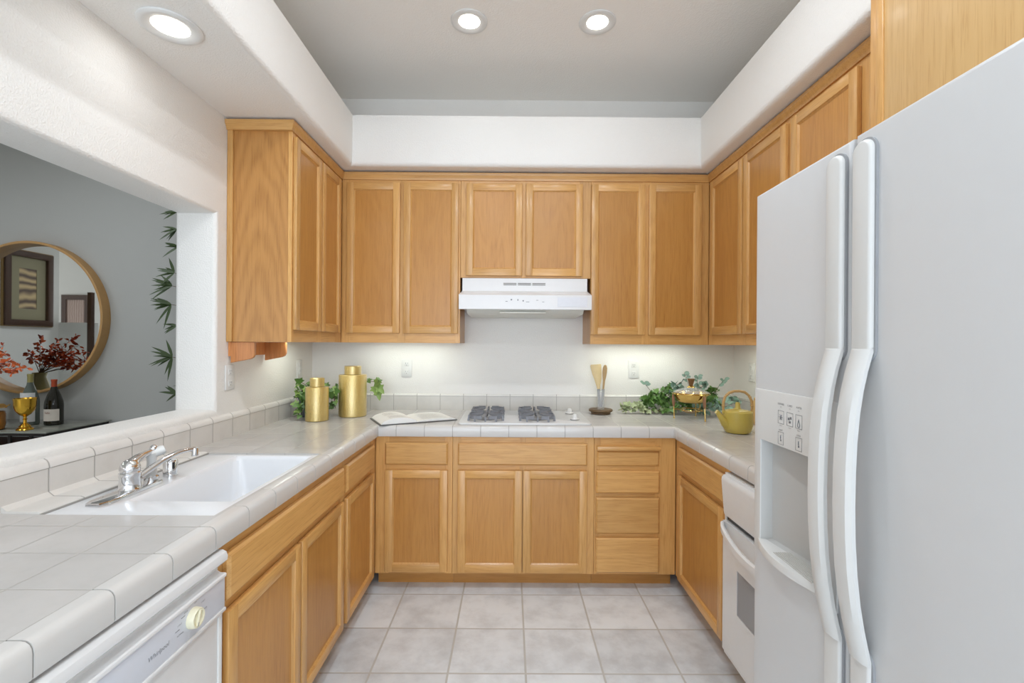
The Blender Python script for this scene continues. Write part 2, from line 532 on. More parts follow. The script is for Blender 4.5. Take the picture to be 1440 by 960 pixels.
# ------------------------------------------------------------------ cabinets
FB, FU = 24.15, 12.1            # depth of base and wall cabinets to the face frame
def runT(run, F):
    if run == 'back': return lambda a, b, d: (a, -(F + d), b)
    if run == 'left': return lambda a, b, d: (F + d, a, b)
    return lambda a, b, d: (W - F - d, a, b)
H = {'back': (OAKX, PLYX), 'left': (OAKY, PLYY), 'right': (OAKY, PLYY)}

def panel_door(parent, T, run, a0, a1, z0, z1, name='door'):
    fw = 1.7
    d = obj(name, MB().box((a0 + fw - .3, z0 + fw - .3, 0.1), (a1 - fw + .3, z1 - fw + .3, 0.32), 0, 2, T), PLYZ, parent)
    for (p, q) in ((a0, a0 + fw), (a1 - fw, a1)):
        obj('stile', MB().box((p, z0, .02), (q, z1, 0.75), 0.12, 2, T), OAKZ, d)
    for (p, q) in ((z0, z0 + fw), (z1 - fw, z1)):
        obj('rail', MB().box((a0 + fw - .1, p, .02), (a1 - fw + .1, q, 0.735), 0.1, 2, T), H[run][0], d)
    ins = 0.28                                       # sloping bead round the panel
    A0, A1, B0, B1 = a0 + fw - .02, a1 - fw + .02, z0 + fw - .02, z1 - fw + .02
    vs = [(A0, B0, .62), (A1, B0, .62), (A1, B1, .62), (A0, B1, .62), (A0 + ins, B0 + ins, .32), (A1 - ins, B0 + ins, .32), (A1 - ins, B1 - ins, .32), (A0 + ins, B1 - ins, .32)]
    bd = MB().add(vs, [(i, (i + 1) % 4, 4 + (i + 1) % 4, 4 + i) for i in range(4)], T)
    obj('bead', bd, OAKZ, d)
    return d

def slab_front(parent, T, run, a0, a1, z0, z1, name='drawer', d1=0.75):
    e = 0.32
    vs = []
    for (g, dd) in ((0, 0.02), (0, d1 - .3), (e, d1)):
        vs += [(a0 + g, z0 + g, dd), (a1 - g, z0 + g, dd), (a1 - g, z1 - g, dd), (a0 + g, z1 - g, dd)]
    fs = [(3, 2, 1, 0), (8, 9, 10, 11)]
    for k in (0, 4):
        fs += [(k + i, k + (i + 1) % 4, k + 4 + (i + 1) % 4, k + 4 + i) for i in range(4)]
    return obj(name, MB().add(vs, fs, T), H[run][0], parent)

def cabinet(name, label, run, F, a0, a1, z0, z1, stiles, rails, doors=(), drawers=(), body=None, toe=True, group=None, ctop=None):
    """a0..a1 along the run; body = (a0, a1) of the carcass when it differs from the frame"""
    T = runT(run, F)
    b0, b1 = body or (a0, a1)
    c = T((b0 + b1) / 2, 0, -F / 2)
    t = thing(name, label, 'cabinet', (c[0], c[1], 0 if toe else z0), group)
    zc0, zc1 = (z0, ctop or z1) if toe else (z0 + 1.0, z1)
    f = obj('carcass', MB().box((b0 + (0 if toe else .62), zc0, -F + .03), (b1 - (0 if toe else .62), zc1, -.75), 0, 2, T), PLYZ, t)
    if not toe or ctop:
        for p, q in ((b0, b0 + .6), (b1 - .6, b1)):
            obj('end_panel', MB().box((p, z0, -F + .03), (q, z1, -.75), 0, 1, T), BIGPLY if name == 'wall_cabinet' and run == 'left' else PLYZ, f)
    for p, q in stiles:
        obj('stile', MB().box((p, z0, -.75), (q, z1, 0), 0.04, 1, T), OAKZ, f)
    for p, q in rails:
        obj('rail', MB().box((a0 + .3, p, -.75), (a1 - .3, q, -.03), 0, 1, T), H[run][0], f)
    for d in doors: panel_door(t, T, run, *d)
    for d in drawers: slab_front(t, T, run, *d)
    if toe:
        obj('toe_kick', MB().box((b0, 0.02, -F + .03), (b1, z0, -3.0), 0, 1, T), H[run][1], t)
    return t

BZ0, BZ1 = 3.5, 33.6
DZ = (4.05, 26.3); RZ = (27.45, 32.25)
brails = [(3.5, 5.2), (25.4, 28.2), (31.6, 33.6)]
# base cabinets on the back wall
cabinet('base_cabinet', 'oak base cabinet under the open book with one drawer over one door', 'back', FB, 24.2, 41.1, BZ0, BZ1, [(24.2, 27.2), (39.4, 41.1)], brails,
        [(26.4, 40.1, *DZ)], [(26.4, 40.1, *RZ)])
cabinet('base_cabinet', 'wide oak base cabinet under the gas cooktop with two doors', 'back', FB, 41.15, 72.2, BZ0, BZ1, [(41.15, 43), (55.8, 57.2), (69.8, 72.2)], brails,
        [(42.3, 56.4, *DZ), (56.6, 70.6, *DZ)], [(42.3, 70.6, *RZ)])
dc = cabinet('drawer_cabinet', 'oak drawer cabinet right of the cooktop with a pull-out board above its drawers', 'back', FB, 72.25, 90.15, BZ0, BZ1, [(72.25, 73.6), (85.6, 90.15)],
        [(3.5, 5.2), (11, 13.3), (19.7, 22.2), (25.6, 28.0), (30.3, 33.6)], [], [(72.6, 86.5, 4.05, 11.7), (72.6, 86.5, 12.6, 20.5), (72.6, 86.5, 21.5, 26.4)])
Tb = runT('back', FB)
slab_front(dc, Tb, 'back', 72.8, 86.5, 27.3, 30.6, 'drawer', 0.35)
obj('pull_out_board', MB().box((72.7, 30.85, -6), (86.7, 31.75, 0.95), 0.12, 2, Tb), OAKX, dc)
# left run
cabinet('base_cabinet', 'oak corner base cabinet on the left run beyond the sink cabinet', 'left', FB, -44.55, -24.2, BZ0, BZ1, [(-44.55, -43), (-27.8, -24.2)], brails,
        [(-43.7, -27.0, *DZ)], [(-43.7, -27.0, *RZ)], body=(-44.55, -.05))
cabinet('sink_cabinet', 'long oak sink base cabinet with a plain front over two doors', 'left', FB, -79.75, -44.6, BZ0, BZ1, [(-79.75, -78), (-62.7, -61.3), (-46, -44.6)], brails,
        [(-78.9, -62.2, *DZ), (-61.8, -45.25, *DZ)], [(-78.9, -45.25, *RZ)], ctop=27.0)
cabinet('base_cabinet', 'oak base cabinet on the near side of the dishwasher', 'left', FB, -122, -104.4, BZ0, BZ1, [(-122, -120), (-106, -104.4)], brails,
        [(-121, -105.2, *DZ)], [(-121, -105.2, *RZ)])
# right run
cabinet('base_cabinet', 'oak corner base cabinet on the right run between drawers and oven', 'right', FB, -49.65, -24.2, BZ0, BZ1, [(-49.65, -47.4), (-28, -24.2)], brails,
        [(-48.15, -27.2, *DZ)], [(-48.15, -27.2, *RZ)], body=(-49.65, -.05))
oc = thing('oven_cabinet', 'narrow oak rail and side framing the white oven under the counter', 'cabinet', (W - 12, -62.5, 0))
Tr = runT('right', FB)
obj('rail', MB().box((-75, 33.2, -1.5), (-49.7, 33.6, 0), 0, 1, Tr), OAKY, oc)
obj('side_panel', MB().box((-75.05, 0.02, -FB + .1), (-74.7, 33.2, 0), 0, 1, Tr), PLYZ, oc)
obj('floor_board', MB().box((-74.7, 0.02, -FB + .1), (-49.7, 3.3, -3), 0, 1, Tr), PLYY, oc)

UZ0, UZ1, DU = 54.05, 94.0, (56.4, 93.1)
urails = [(54.05, 57.4), (92.2, 94.0)]
# wall cabinets
lu = cabinet('wall_cabinet', 'two door oak wall cabinet on the left wall beside the pass-through', 'left', FU, -38.3, -12.15, UZ0, UZ1, [(-38.3, -37), (-26.4, -24.4), (-15.6, -12.15)], urails,
        [(-38.1 + .2, -25.75, *DU), (-25.2, -14.2, *DU)], body=(-38.3, -.05), toe=False)
obj('scribe_moulding', MB().box((0.05, -38.75, UZ0), (1.1, -38.3, UZ1), 0.08), OAKZ, lu)
cabinet('wall_cabinet', 'two door oak wall cabinet on the back wall left of the range hood', 'back', FU, 12.15, 41.2, UZ0, UZ1, [(12.15, 14.3), (25.9, 27.9), (39.9, 41.2)], urails,
        [(13.5, 26.45, *DU), (27.35, 40.75, *DU)], toe=False)
cabinet('wall_cabinet', 'short two door oak wall cabinet above the range hood', 'back', FU, 41.25, 73.15, 70.1, UZ1, [(41.25, 43.4), (55.6, 57.8), (70.4, 73.15)], [(70.1, 71.8), (92.2, 94)],
        [(42.65, 56.35, 70.6, 93.1), (57.2, 71.1, 70.6, 93.1)], toe=False)
cabinet('wall_cabinet', 'two door oak wall cabinet on the back wall right of the range hood', 'back', FU, 73.2, 102.25, UZ0, UZ1, [(73.2, 74), (85.8, 88), (99.6, 102.25)], urails,
        [(73.25, 86.4, *DU), (87.3, 100.2, *DU)], toe=False)
cabinet('wall_cabinet', 'two door oak wall cabinet on the right wall in the far corner', 'right', FU, -45.85, -12.15, UZ0, UZ1, [(-45.85, -44.6), (-30.6, -29.2), (-14.6, -12.15)], urails,
        [(-29.6, -14.0, *DU), (-45.15, -30.2, *DU)], body=(-45.85, -.05), toe=False)
cabinet('wall_cabinet', 'oak wall cabinet on the right wall partly hidden behind the refrigerator', 'right', FU, -75.8, -45.9, UZ0, UZ1, [(-47.4, -45.9), (-64.6, -61.8), (-75.8, -75)], urails,
        [(-62.15, -46.65, *DU), (-75.4, -64.3, *DU)], toe=False)
# deep cabinet over the refrigerator
FD = 22.0
Td = runT('right', FD)
oc2 = thing('deep_cabinet', 'deep oak cabinet above the white refrigerator', 'cabinet', (W - 11, -94, 72.5))
obj('carcass', MB().box((-114, 72.5, -FD + .05), (-76.6, 95.9, -.75), 0, 1, Td), PLYZ, oc2)
f2 = [o for o in oc2.children][0]
for p, q in ((-79.0, -76.5), (-114, -111.5)):
    obj('stile', MB().box((p, 72.5, -.75), (q, 95.9, 0), 0.06, 2, Td), OAKZ, f2)
for p, q in ((72.5, 74), (94.6, 95.9)):
    obj('rail', MB().box((-111.6, p, -.75), (-78.9, q, -.03), 0, 1, Td), OAKY, f2)
d2 = MB()
d2.box((-95.2, 73.2, .02), (-78.6, 95.5, .7), 0.1, 2, Td)
OAK_SHEEN = oak('oak veneer with painted sheen', 'z', (204, 168, 114), (184, 144, 90), False, .25)  # oak lightened so the door's colour carries its sheen
dd = obj('door', d2, OAK_SHEEN, oc2)
obj('edge_strip', MB().box((-79.3, 73.2, .02), (-78.3, 95.5, .85), 0.12, 2, Td), OAKZ, dd)
obj('door', MB().box((-112, 73.2, .02), (-95.5, 95.5, .7), 0.1, 2, Td), PLYZ, oc2)

# crown moulding swept along the cabinet tops
pth = [(0.05, -38.75), (FU, -38.75), (FU, -FU), (W - FU, -FU), (W - FU, -76)]
prof = [(-.6, 93.9), (.25, 93.9), (.32, 94.25), (.5, 94.6), (.72, 94.95), (.8, 95.15), (.8, 95.6), (-.6, 95.6)]
rows = []
for i, p in enumerate(pth):
    p = Vector((p[0], p[1], 0))
    ns = []
    for j in (i - 1, i):
        if 0 <= j < len(pth) - 1:
            d = (Vector(pth[j + 1]) - Vector(pth[j])).normalized()
            ns.append(Vector((d[1], -d[0], 0)))
    if len(ns) == 2:
        m = (ns[0] + ns[1]); m = m / m.dot(ns[0])
    else:
        m = ns[0]
    rows.append((p, m, (0, 0, 1)))
cm = MB().sweep(prof, rows, None)
obj('crown_moulding', cm, OAKX, label='oak crown moulding running along the tops of the wall cabinets under the soffit', cat='moulding')

# ------------------------------------------------------------------ countertop
ct = thing('countertop', 'U shaped white tiled countertop with low tiled splash around three walls', 'countertop', (W / 2, -12, 33.6))
SX0, SX1, SY0, SY1 = 4.7, 22.9, -78.3, -50.9           # sink cut-out
e = 23.3
wt = MB()
wt.grid([0.6, SX0, SX1, e], [-122, SY0, SY1, -.5], lambda i, j: i == 1 and j == 1, 33.7, 36, mi=0)
wt.box((e, -e, 33.7), (W - e, -.5, 36), mi=1)
wt.box((W - e, -75.0, 33.7), (W - .1, -.5, 36), mi=2)
obj('worktop', wt, [TOPL, TOPB, TOPR], ct)
# edge tiles: rounded V-cap profile, u measured from the front edge inwards
capp = [(-1.66, 33.9), (-1.66, 36.02), (-.75, 36.03), (-.42, 35.97), (-.18, 35.8), (-.05, 35.55), (0, 35.25), (0, 33.75), (-.06, 33.66), (-.5, 33.66)]
def edge_run(mb, mat_list_T, cuts, mit0, mit1, gap=0.13):
    """cuts: positions along the run; mit: slope of the mitred ends"""
    for k in range(len(cuts) - 1):
        a, b = cuts[k], cuts[k + 1]
        sa = mit0 if k == 0 else 0.0; sb = mit1 if k == len(cuts) - 2 else 0.0
        a2 = a + (gap / 2 if k else 0.02); b2 = b - (gap / 2 if k < len(cuts) - 2 else 0.02)
        vs = [(u, a2 + sa * u, z) for u, z in capp] + [(u, b2 + sb * u, z) for u, z in capp]
        n = len(capp)
        mb.add(vs, [tuple(range(n))[::-1], tuple(range(n, 2 * n))] + [(i, (i + 1) % n, n + (i + 1) % n, n + i) for i in range(n)], mat_list_T)
def grout_run(mb, T, a, b, m0, m1):
    g = [(u - .06 if u > -1.6 else u, z - .05 if z > 35 else z + .04) for u, z in capp]
    n = len(g)
    mb.add([(u, a + m0 * u, z) for u, z in g] + [(u, b + m1 * u, z) for u, z in g], [tuple(range(n))[::-1], tuple(range(n, 2 * n))] + [(i, (i + 1) % n, n + (i + 1) % n, n + i) for i in range(n)], T)
TL = lambda u, a, z: (25 + u, a, z)
TB = lambda u, a, z: (a, -25 - u, z)
TR = lambda u, a, z: (W - 25 - u, a, z)
edge, grt = MB(), MB()
lc = [-122 + .0] + [-98.84 + 5.85 * k for k in range(-3, 13)] + [-25.0]
edge_run(edge, TL, lc, 0, -1); grout_run(grt, TL, -122, -25, 0, -1)
bc = [25.0] + [28.86 + 6.135 * k for k in range(0, 10)] + [W - 25.0]
edge_run(edge, TB, bc, 1, -1); grout_run(grt, TB, 25, W - 25, 1, -1)
rc = [-75.0] + [-44.9 + 5.98 * k for k in range(-5, 4) if -44.9 + 5.98 * k > -74] + [-25.0]
edge_run(edge, TR, rc, 0, -1); grout_run(grt, TR, -75, -25, 0, -1)
eo = obj('edge_tiles', edge, CAPT, ct)
obj('grout', grt, GROUT, eo)
# splashes with a rounded cap
sb = MB().box((0.6, -.5, 36.0), (W - .6, -.02, 39.8))
sp = obj('back_splash', sb, SPLB, ct)
capq = [(-.02, 39.8), (-.55, 39.8), (-.55, 40.0), (-.42, 40.2), (-.25, 40.3), (-.02, 40.33)]
obj('cap_tile', MB().prism(capq, 0.6, W - .6, 'x'), tiles('back cap tile', (41.05, 6.28), (0, None), 'xz', 0.13, (222, 220, 215), T_GROUT, 0.3, 0.04), sp)
sl = MB().box((.02, -122, 36.0), (.6, -.5, 39.45))
sp2 = obj('left_splash', sl, SPLL, ct)
capl = [(.02, 39.45), (.68, 39.45), (.68, 39.62), (.58, 40.0), (.38, 40.3), (.02, 40.5)]
obj('cap_tile', MB().prism(capl, -122, -.5, 'y'), tiles('left cap tile', (-67.1, 5.95), (0, None), 'yz', 0.15, (222, 219, 215), T_GROUT, 0.3, 0.04), sp2)
obj('right_splash', MB().box((W - .6, -75, 36.0), (W - .02, -.5, 40.3), 0.06, 1), SPLB, ct)
# raised trim row behind the sink
obj('sink_trim_tile', MB().prism([(.6, 36.01), (4.69, 35.9), (4.66, 36.1), (4.3, 36.22), (1.2, 36.22), (.6, 36.7)], -78.1, -51, 'y'), tiles('sink trim tile', (-67.1, 5.95), (0, None), 'yz', 0.13, (220, 217, 212), T_GROUT, 0.3, 0.03), ct)

# ------------------------------------------------------------------ sink
sk = thing('kitchen_sink', 'white enamel drop-in sink set into the left counter', 'sink', (13.8, -64.6, 27.8))
BX0, BX1, BY0, BY1 = 9.9, 21.9, -73.4, -52.1
rim = MB().grid([SX0 + .05, BX0, BX1, SX1 - .05], [SY0 + .05, BY0, BY1, SY1 - .05], lambda i, j: i == 1 and j == 1, 35.35, 35.85)
obj('rim', rim, SINKW, sk, bevel=(lambda a, b: a[2] > 35.6 and b[2] > 35.6, 0.18, 3))
def rrect(x0, x1, y0, y1, r, n=6):
    o = []
    for cx, cy, a0 in ((x1 - r, y1 - r, 0), (x0 + r, y1 - r, 90), (x0 + r, y0 + r, 180), (x1 - r, y0 + r, 270)):
        for k in range(n + 1):
            a = math.radians(a0 + 90 * k / n); o.append((cx + r * math.cos(a), cy + r * math.sin(a)))
    return o
levels = [(0.25, 35.4, .5), (0.02, 35.75, .5), (-.12, 35.6, .8), (-.3, 35.2, 1.2), (-.7, 31, 1.8), (-1.0, 29.6, 2.2), (-1.9, 28.6, 2.6), (-3.2, 28.2, 2.6)]
bs = MB(); rings = []
for g, z, r in levels:
    rings.append([(x, y, z) for x, y in rrect(BX0 - g, BX1 + g, BY0 - g, BY1 + g, r)])
n = len(rings[0])
fs = [(i * n + k, i * n + (k + 1) % n, (i + 1) * n + (k + 1) % n, (i + 1) * n + k) for i in range(len(rings) - 1) for k in range(n)]
bs.add([p for r in rings for p in r], fs + [tuple(range((len(rings) - 1) * n, len(rings) * n))])
obj('basin', bs, SINKW, sk)
obj('drain', MB().lathe([(0, 28.32), (1.2, 28.32), (1.5, 28.4), (1.75, 28.35), (1.8, 28.2)], (16, -62, 0), 24), CHROME, sk)

# ------------------------------------------------------------------ faucet, sprayer, air gap
fc = thing('faucet', 'chrome single lever kitchen faucet on a long plate behind the sink', 'faucet', (7.7, -70.6, 35.85))
pl = [(6.7, -74.6), (7.1, -75.6), (8.7, -75.7), (9.1, -74.6), (9.1, -67), (8.8, -66.4), (7.0, -66.4), (6.7, -67)]
pm = MB().prism(pl, 35.86, 36.3, 'z')
obj('base_plate', pm, CHROME, fc, bevel=(lambda a, b: a[2] > 36.2 and b[2] > 36.2, 0.18, 2))
fx, fy = 7.7, -70.3
obj('body', MB().lathe([(0, 36.3), (1.2, 36.3), (1.12, 36.5), (1.05, 37.6), (1.12, 37.75), (1.12, 38.2), (1.0, 38.35), (1.06, 38.5), (1.05, 38.9), (.85, 39.4), (.5, 39.7), (0, 39.8)], (fx, fy, 0), 28), CHROME, fc)
sp_ = []
for k in range(19):
    q = k / 18
    p = Vector((fx + .6, fy + .8, 37.9)).lerp(Vector((10.9, -63.4, 40.3)), q)
    p.z = 37.5 + 2.05 * math.sin(min(1.0, q * 1.1) * math.pi / 2) + 0.1 * math.sin(q * math.pi)
    sp_.append(tuple(p))
spout = MB().tube(sp_, [.42 - .008 * k for k in range(19)], 12)
tip = Vector(sp_[-1])
spout.lathe([(0, 0.1), (.42, 0.1), (.44, -.2), (.44, -.95), (.36, -1.0), (0, -.9)], (tip.x, tip.y, tip.z), 16)
obj('spout', spout, CHROME, fc)
hv = MB().tube([(fx, fy, 39.2), (fx + .1, fy + 1.0, 39.65), (fx + .1, fy + 2.0, 39.85), (fx + .1, fy + 2.9, 39.95), (fx + .1, fy + 3.5, 40.1)], [.6, .52, .4, .34, .3], 12)
hv.lathe([(0, -.1), (.4, -.05), (.48, .25), (.4, .6), (.2, .8), (0, .85)], (fx + .1, fy + 3.6, 39.95), 16)
obj('lever_handle', hv, CHROME, fc)
sy = -66.9
spr = obj('side_sprayer', MB().lathe([(0, 36.9), (.62, 36.9), (.6, 37.6), (.5, 38.6), (.6, 39.4), (.7, 39.8), (.55, 40.1), (0, 40.2)], (7.7, sy, 0), 20), WHITEP, fc)
obj('collar', MB().lathe([(0, 36.3), (.8, 36.3), (.8, 36.75), (.62, 36.95), (0, 36.95)], (7.7, sy, 0), 20), CHROME, spr)
obj('spray_head', MB().lathe([(0, -.5), (.55, -.5), (.62, .35), (.5, .75), (0, .85)], (8.2, sy + .45, 39.85), 20, Matrix.Rotation(math.radians(70), 3, Vector((-.65, .75, 0)).normalized())), WHITEP, spr)
ag = thing('air_gap', 'chrome cylinder air gap with a dark slot standing behind the sink', 'air gap', (7.6, -63.4, 35.85))
obj('cap', MB().lathe([(0, 35.86), (.85, 35.86), (.85, 37.85), (.75, 38.05), (.3, 38.15), (0, 38.15)], (7.6, -63.4, 0), 28), CHROME, ag)
obj('slot', MB().box((8.1, -63.95, 36.9), (8.42, -63.65, 37.8), .05, 1), BLACK, ag)

# ------------------------------------------------------------------ dishwasher
dw = thing('dishwasher', 'white dishwasher under the left counter with an ivory dial', 'dishwasher', (13, -92, 0))
TD = lambda a, b, d: (24.2 + d, a, b)
DY0, DY1 = -104.2, -80.1
obj('tub', MB().box((DY0, 3.6, -23.5), (DY1, 33.1, -.1), 0, 1, TD), WHITE, dw)
obj('toe_panel', MB().box((DY0, .1, -20), (DY1, 3.5, -2.5), 0, 1, TD), WHITE, dw)
lip = [(0, 33.3), (.75, 33.3), (1.1, 33.1), (1.25, 32.7), (1.2, 32.3), (.95, 32.05), (.5, 31.9), (.25, 31.6), (.2, 31.2), (.55, 31.0), (1.0, 31.0), (1.12, 30.9), (1.12, 30.75), (0, 30.7)]
obj('handle_lip', MB().prism(lip, DY0, DY1, 'y', T=lambda d, a, b: (24.2 + d, a, b)), WHITE, dw)
cp = obj('control_panel', MB().box((DY0, 27.45, 0), (DY1, 30.75, 1.0), .1, 2, TD), PANELW, dw)
obj('panel_trim', MB().box((DY0, 27.25, 0), (DY1, 27.6, 1.16), .1, 2, TD).box((DY0, 30.62, .0), (DY1, 30.85, 1.14), .06, 2, TD), WHITE, cp)
dial = (-84.9, 29.25)
RX = Matrix.Rotation(math.radians(90), 3, 'Y')
kn = obj('dial', MB().lathe([(0, .42), (.6, .42), (.66, .58), (.78, .6), (.86, .5), (.9, 0), (.9, -.1)], (25.2, dial[0], dial[1]), 32, RX), IVORY, dw)
kr = Matrix.Rotation(math.radians(-20), 3, 'X')
gp = MB()
gp.box((-.3, -.7, -.15), (.1, .7, .15), .09, 2, T=lambda a, b, c: tuple(Vector((25.75, dial[0], dial[1])) + kr @ Vector((a, c, b))))
obj('dial_grip', gp, IVORY, kn)
obj('pointer', MB().box((-.02, -.68, -.03), (.115, -.35, .03), 0, 1, T=lambda a, b, c: tuple(Vector((25.76, dial[0], dial[1])) + kr @ Vector((a, c, b)))), INK, kn)
mk = MB()
TT = lambda y, z: (lambda a, b, c: (25.212, y + a, z + b))
text_mb(mk, 'Whirlpool', 0.55, TT(-89.0, 28.85), shear=.2)
for k, wd in enumerate(('NORMAL', 'LIGHT', 'RINSE', 'OFF', 'START', 'POTS')):
    an = math.radians(205 - 42 * k)
    text_mb(mk, wd, 0.2, TT(dial[0] + 1.75 * math.cos(an), dial[1] + 1.2 * math.sin(an)))
for dy, z0_ in ((-2.2, 29.2), (-1.5, 30.0)):
    mk.box((dial[0] + dy, z0_, 25.2 - 24.2), (dial[0] + dy + .5, z0_ + .05, 25.212 - 24.2), 0, 1, TD)
text_mb(mk, 'DELAY', 0.26, TT(-94.0, 29.4)); text_mb(mk, 'DRY', 0.26, TT(-96.0, 29.4))
obj('lettering', mk, INK, cp, recalc=False)
dd_ = obj('door_panel', MB().box((DY0, 4.0, 0), (DY1 - .75, 27.25, .72), .08, 2, TD), WHITE, dw)
obj('side_trim', MB().box((DY1 - .7, 4.0, 0), (DY1 - .1, 27.25, .8), .06, 2, TD), WHITEP, dd_)

# ------------------------------------------------------------------ oven
ov = thing('oven', 'white built-in oven under the right counter beside the refrigerator', 'oven', (W - 12, -62, 3.4))
TO = lambda a, b, d: (W - FB - .1 - d, a, b)
obj('housing', MB().box((-74.6, 3.4, -22), (-49.85, 33.1, -.1), 0, 1, TO), WHITE, ov)
obj('trim_frame', MB().grid([-74.6, -73.6, -50.4, -49.85], [3.5, 4.4, 32.6, 33.1], lambda i, j: i == 1 and j == 1, 0, .9, TO), WHITEP, ov)
op = [(.0, 26.4), (1.25, 26.4), (1.35, 26.9), (1.75, 32.0), (1.7, 32.5), (1.45, 32.85), (1.0, 32.95), (0, 32.95)]
obj('control_panel', MB().prism(op, -73.6, -50.4, 'y', T=lambda d, a, b: TO(a, b, d)), WHITE, ov)
obj('vent_gap', MB().box((-73.6, 25.6, 0), (-50.4, 26.35, .75), 0, 1, TO), BLACK, ov)
odr = obj('door', MB().grid([-73.5, -70, -55.3, -50.5], [4.6, 12.6, 19.4, 25.5], lambda i, j: i == 1 and j == 1, .1, 1.5, TO), WHITE, ov)
obj('window', MB().box((-70, 12.6, .9), (-55.3, 19.4, 1.4), 0, 1, TO), simple('grey patterned oven glass', (150, 151, 153), 0.35, var=0.25, scale=600.0), odr)
hp = []
for k in range(21):
    q = k / 20
    hp.append((TO(-50.9 - 22.2 * q, 24.9 - 1.3 * math.sin(q * math.pi), 1.5 + 1.5 * math.sin(q * math.pi) ** .6), (0, 0, 1), (-1, 0, 0)))
obj('handle', MB().sweep([(-.5, 0), (.5, 0), (.6, .3), (.4, .6), (-.4, .6), (-.6, .3)], hp, None), WHITE, odr)

# ------------------------------------------------------------------ refrigerator
fr = thing('refrigerator', 'tall white side by side refrigerator at the right with two bowed handles', 'refrigerator', (98, -93, 0))
FX = 80.8
TF = lambda a, b, d: (FX - d, a, b)            # d outwards from the door face
obj('cabinet_body', MB().box((FX + 2.5, -111, 1), (W - .8, -75.3, 70.2), .2, 2), WHITE, fr)
obj('base_grille', MB().box((FX + 1.2, -110.8, .6), (FX + 2.6, -75.5, 4), .1, 1), WHITEP, fr)
G0, G1, C0, C1 = -86.6, -76.7, 33.2, 44.0      # dispenser opening
fdm = MB().grid([-89.75, G0, G1, -75.2], [4.5, C0, C1, 70.65], lambda i, j: i == 1 and j == 1, -2.3, 0, TF)
outer = lambda a, b: (lambda p, q: p[0] < FX + .05 and q[0] < FX + .05 and ((abs(p[1] - q[1]) < .01 and (p[1] < -89.7 or p[1] > -75.25)) or (abs(p[2] - q[2]) < .01 and (p[2] < 4.6 or p[2] > 70.6))))(a, b)
fz = obj('freezer_door', fdm, FRIDGEW, fr, bevel=(outer, .35, 4))
rdm = MB().box((FX, -111, 4.5), (FX + 2.3, -90.15, 70.75))
outer2 = lambda a, b: a[0] < FX + .05 and b[0] < FX + .05
rd = obj('fridge_door', rdm, FRIDGEW, fr, bevel=(outer2, .4, 4))
# dispenser: raised bezel, control panel, slanted cavity, tray
bz = MB().grid([-88.6, G0, G1, -75.5], [C0 - 1.2, C0, C1, 49.4], lambda i, j: i == 1 and j == 1, 0.0, .14, TF)
dp = obj('dispenser', bz, FRP, fr, bevel=(lambda a, b: a[0] < FX - .1 and b[0] < FX - .1, .08, 2))
cv = MB()
q = [(G1, C0), (G0, C0), (G0, C1), (G1, C1)]
dpt = {G1: -1.0, G0: -2.2}
vs = [(a, b, .02) for a, b in q] + [(a + (.0 if a == G0 else -.35), b + (.25 if b == C0 else -.45), dpt[a]) for a, b in q]
cv.add(vs, [(0, 1, 5, 4), (1, 2, 6, 5), (2, 3, 7, 6), (3, 0, 4, 7), (4, 5, 6, 7)], TF)
obj('cavity', cv, simple('shaded dispenser recess plastic', (186, 186, 184), 0.4, var=0.02), dp, smooth=False)  # grey darkened to paint the recess shadow in
tr = MB()
arc = [(G1 + .35, .14)] + [(G1 + .35 - (9.9 + .7) * k / 14, .14 + 1.15 * math.sin(math.pi * k / 14) ** .8) for k in range(1, 14)] + [(G0 - .35, .14)]
tr.prism(arc + [(G0, -1.6), (G1 - .2, -1.0)], C0 - .7, C0 + .1, 'z', T=lambda a, d, b: TF(a, b, d))
tray = obj('drip_tray', tr, FRP, dp, bevel=(lambda a, b: a[2] > C0 and b[2] > C0 and a[0] < FX and b[0] < FX, .15, 2))
sl_ = MB()
for k in range(9):
    sl_.box((-86.2, C0 + .1, .55 - k * .22), (-80.2, C0 + .16, .55 - k * .22 + .1), 0, 1, TF)
obj('drain_slots', sl_, simple('beige grey slot', (186, 184, 178), .5), dp)
obj('paddle', MB().box((-86.9 + 1.2, 36.0, -1.75), (-84.2, 41.6, -1.45), .1, 2, TF), simple('grey paddle', (176, 176, 174), 0.4), dp)
ik = MB()
def frame(a, b, w, h, t=.05):
    for (p0, p1) in (((a - w / 2, b - h / 2), (a + w / 2, b - h / 2 + t)), ((a - w / 2, b + h / 2 - t), (a + w / 2, b + h / 2)), ((a - w / 2, b - h / 2), (a - w / 2 + t, b + h / 2)), ((a + w / 2 - t, b - h / 2), (a + w / 2, b + h / 2))):
        ik.box((p0[0], p0[1], .14), (p1[0], p1[1], .155), 0, 1, TF)
def itext(s, a, b, size):
    text_mb(ik, s, size, lambda x, y, z: TF(a - x, b + y, .158))
for s, a in (('CRUSHED', -80.5), ('CUBED', -82.0), ('WATER', -83.4)):
    itext(s, a, 48.25, .26); itext('ICE' if s != 'WATER' else 'FILL', a, 47.95, .16); frame(a, 46.95, 1.0, 1.3, .035); itext('PUSH', a, 46.1, .16)
for k in range(3):
    an = math.pi * k / 3
    c_, s_ = math.cos(an) * .3, math.sin(an) * .3
    ik.tube([TF(-80.5 - c_, 46.95 - s_, .16), TF(-80.5 + c_, 46.95 + s_, .16)], .035, 5)
for dx, dz in ((-.15, .15), (.18, .05), (0, -.25)):
    ik.box((-82.0 + dx - .14, 46.95 + dz - .12, .14), (-82.0 + dx + .14, 46.95 + dz + .12, .158), 0, 1, TF)
drop = [TF(-83.4 + .2 * math.sin(t) * (1 - math.cos(t)) / 1.6, 46.8 + .38 * math.cos(t), .158) for t in [2 * math.pi * k / 16 for k in range(16)]]
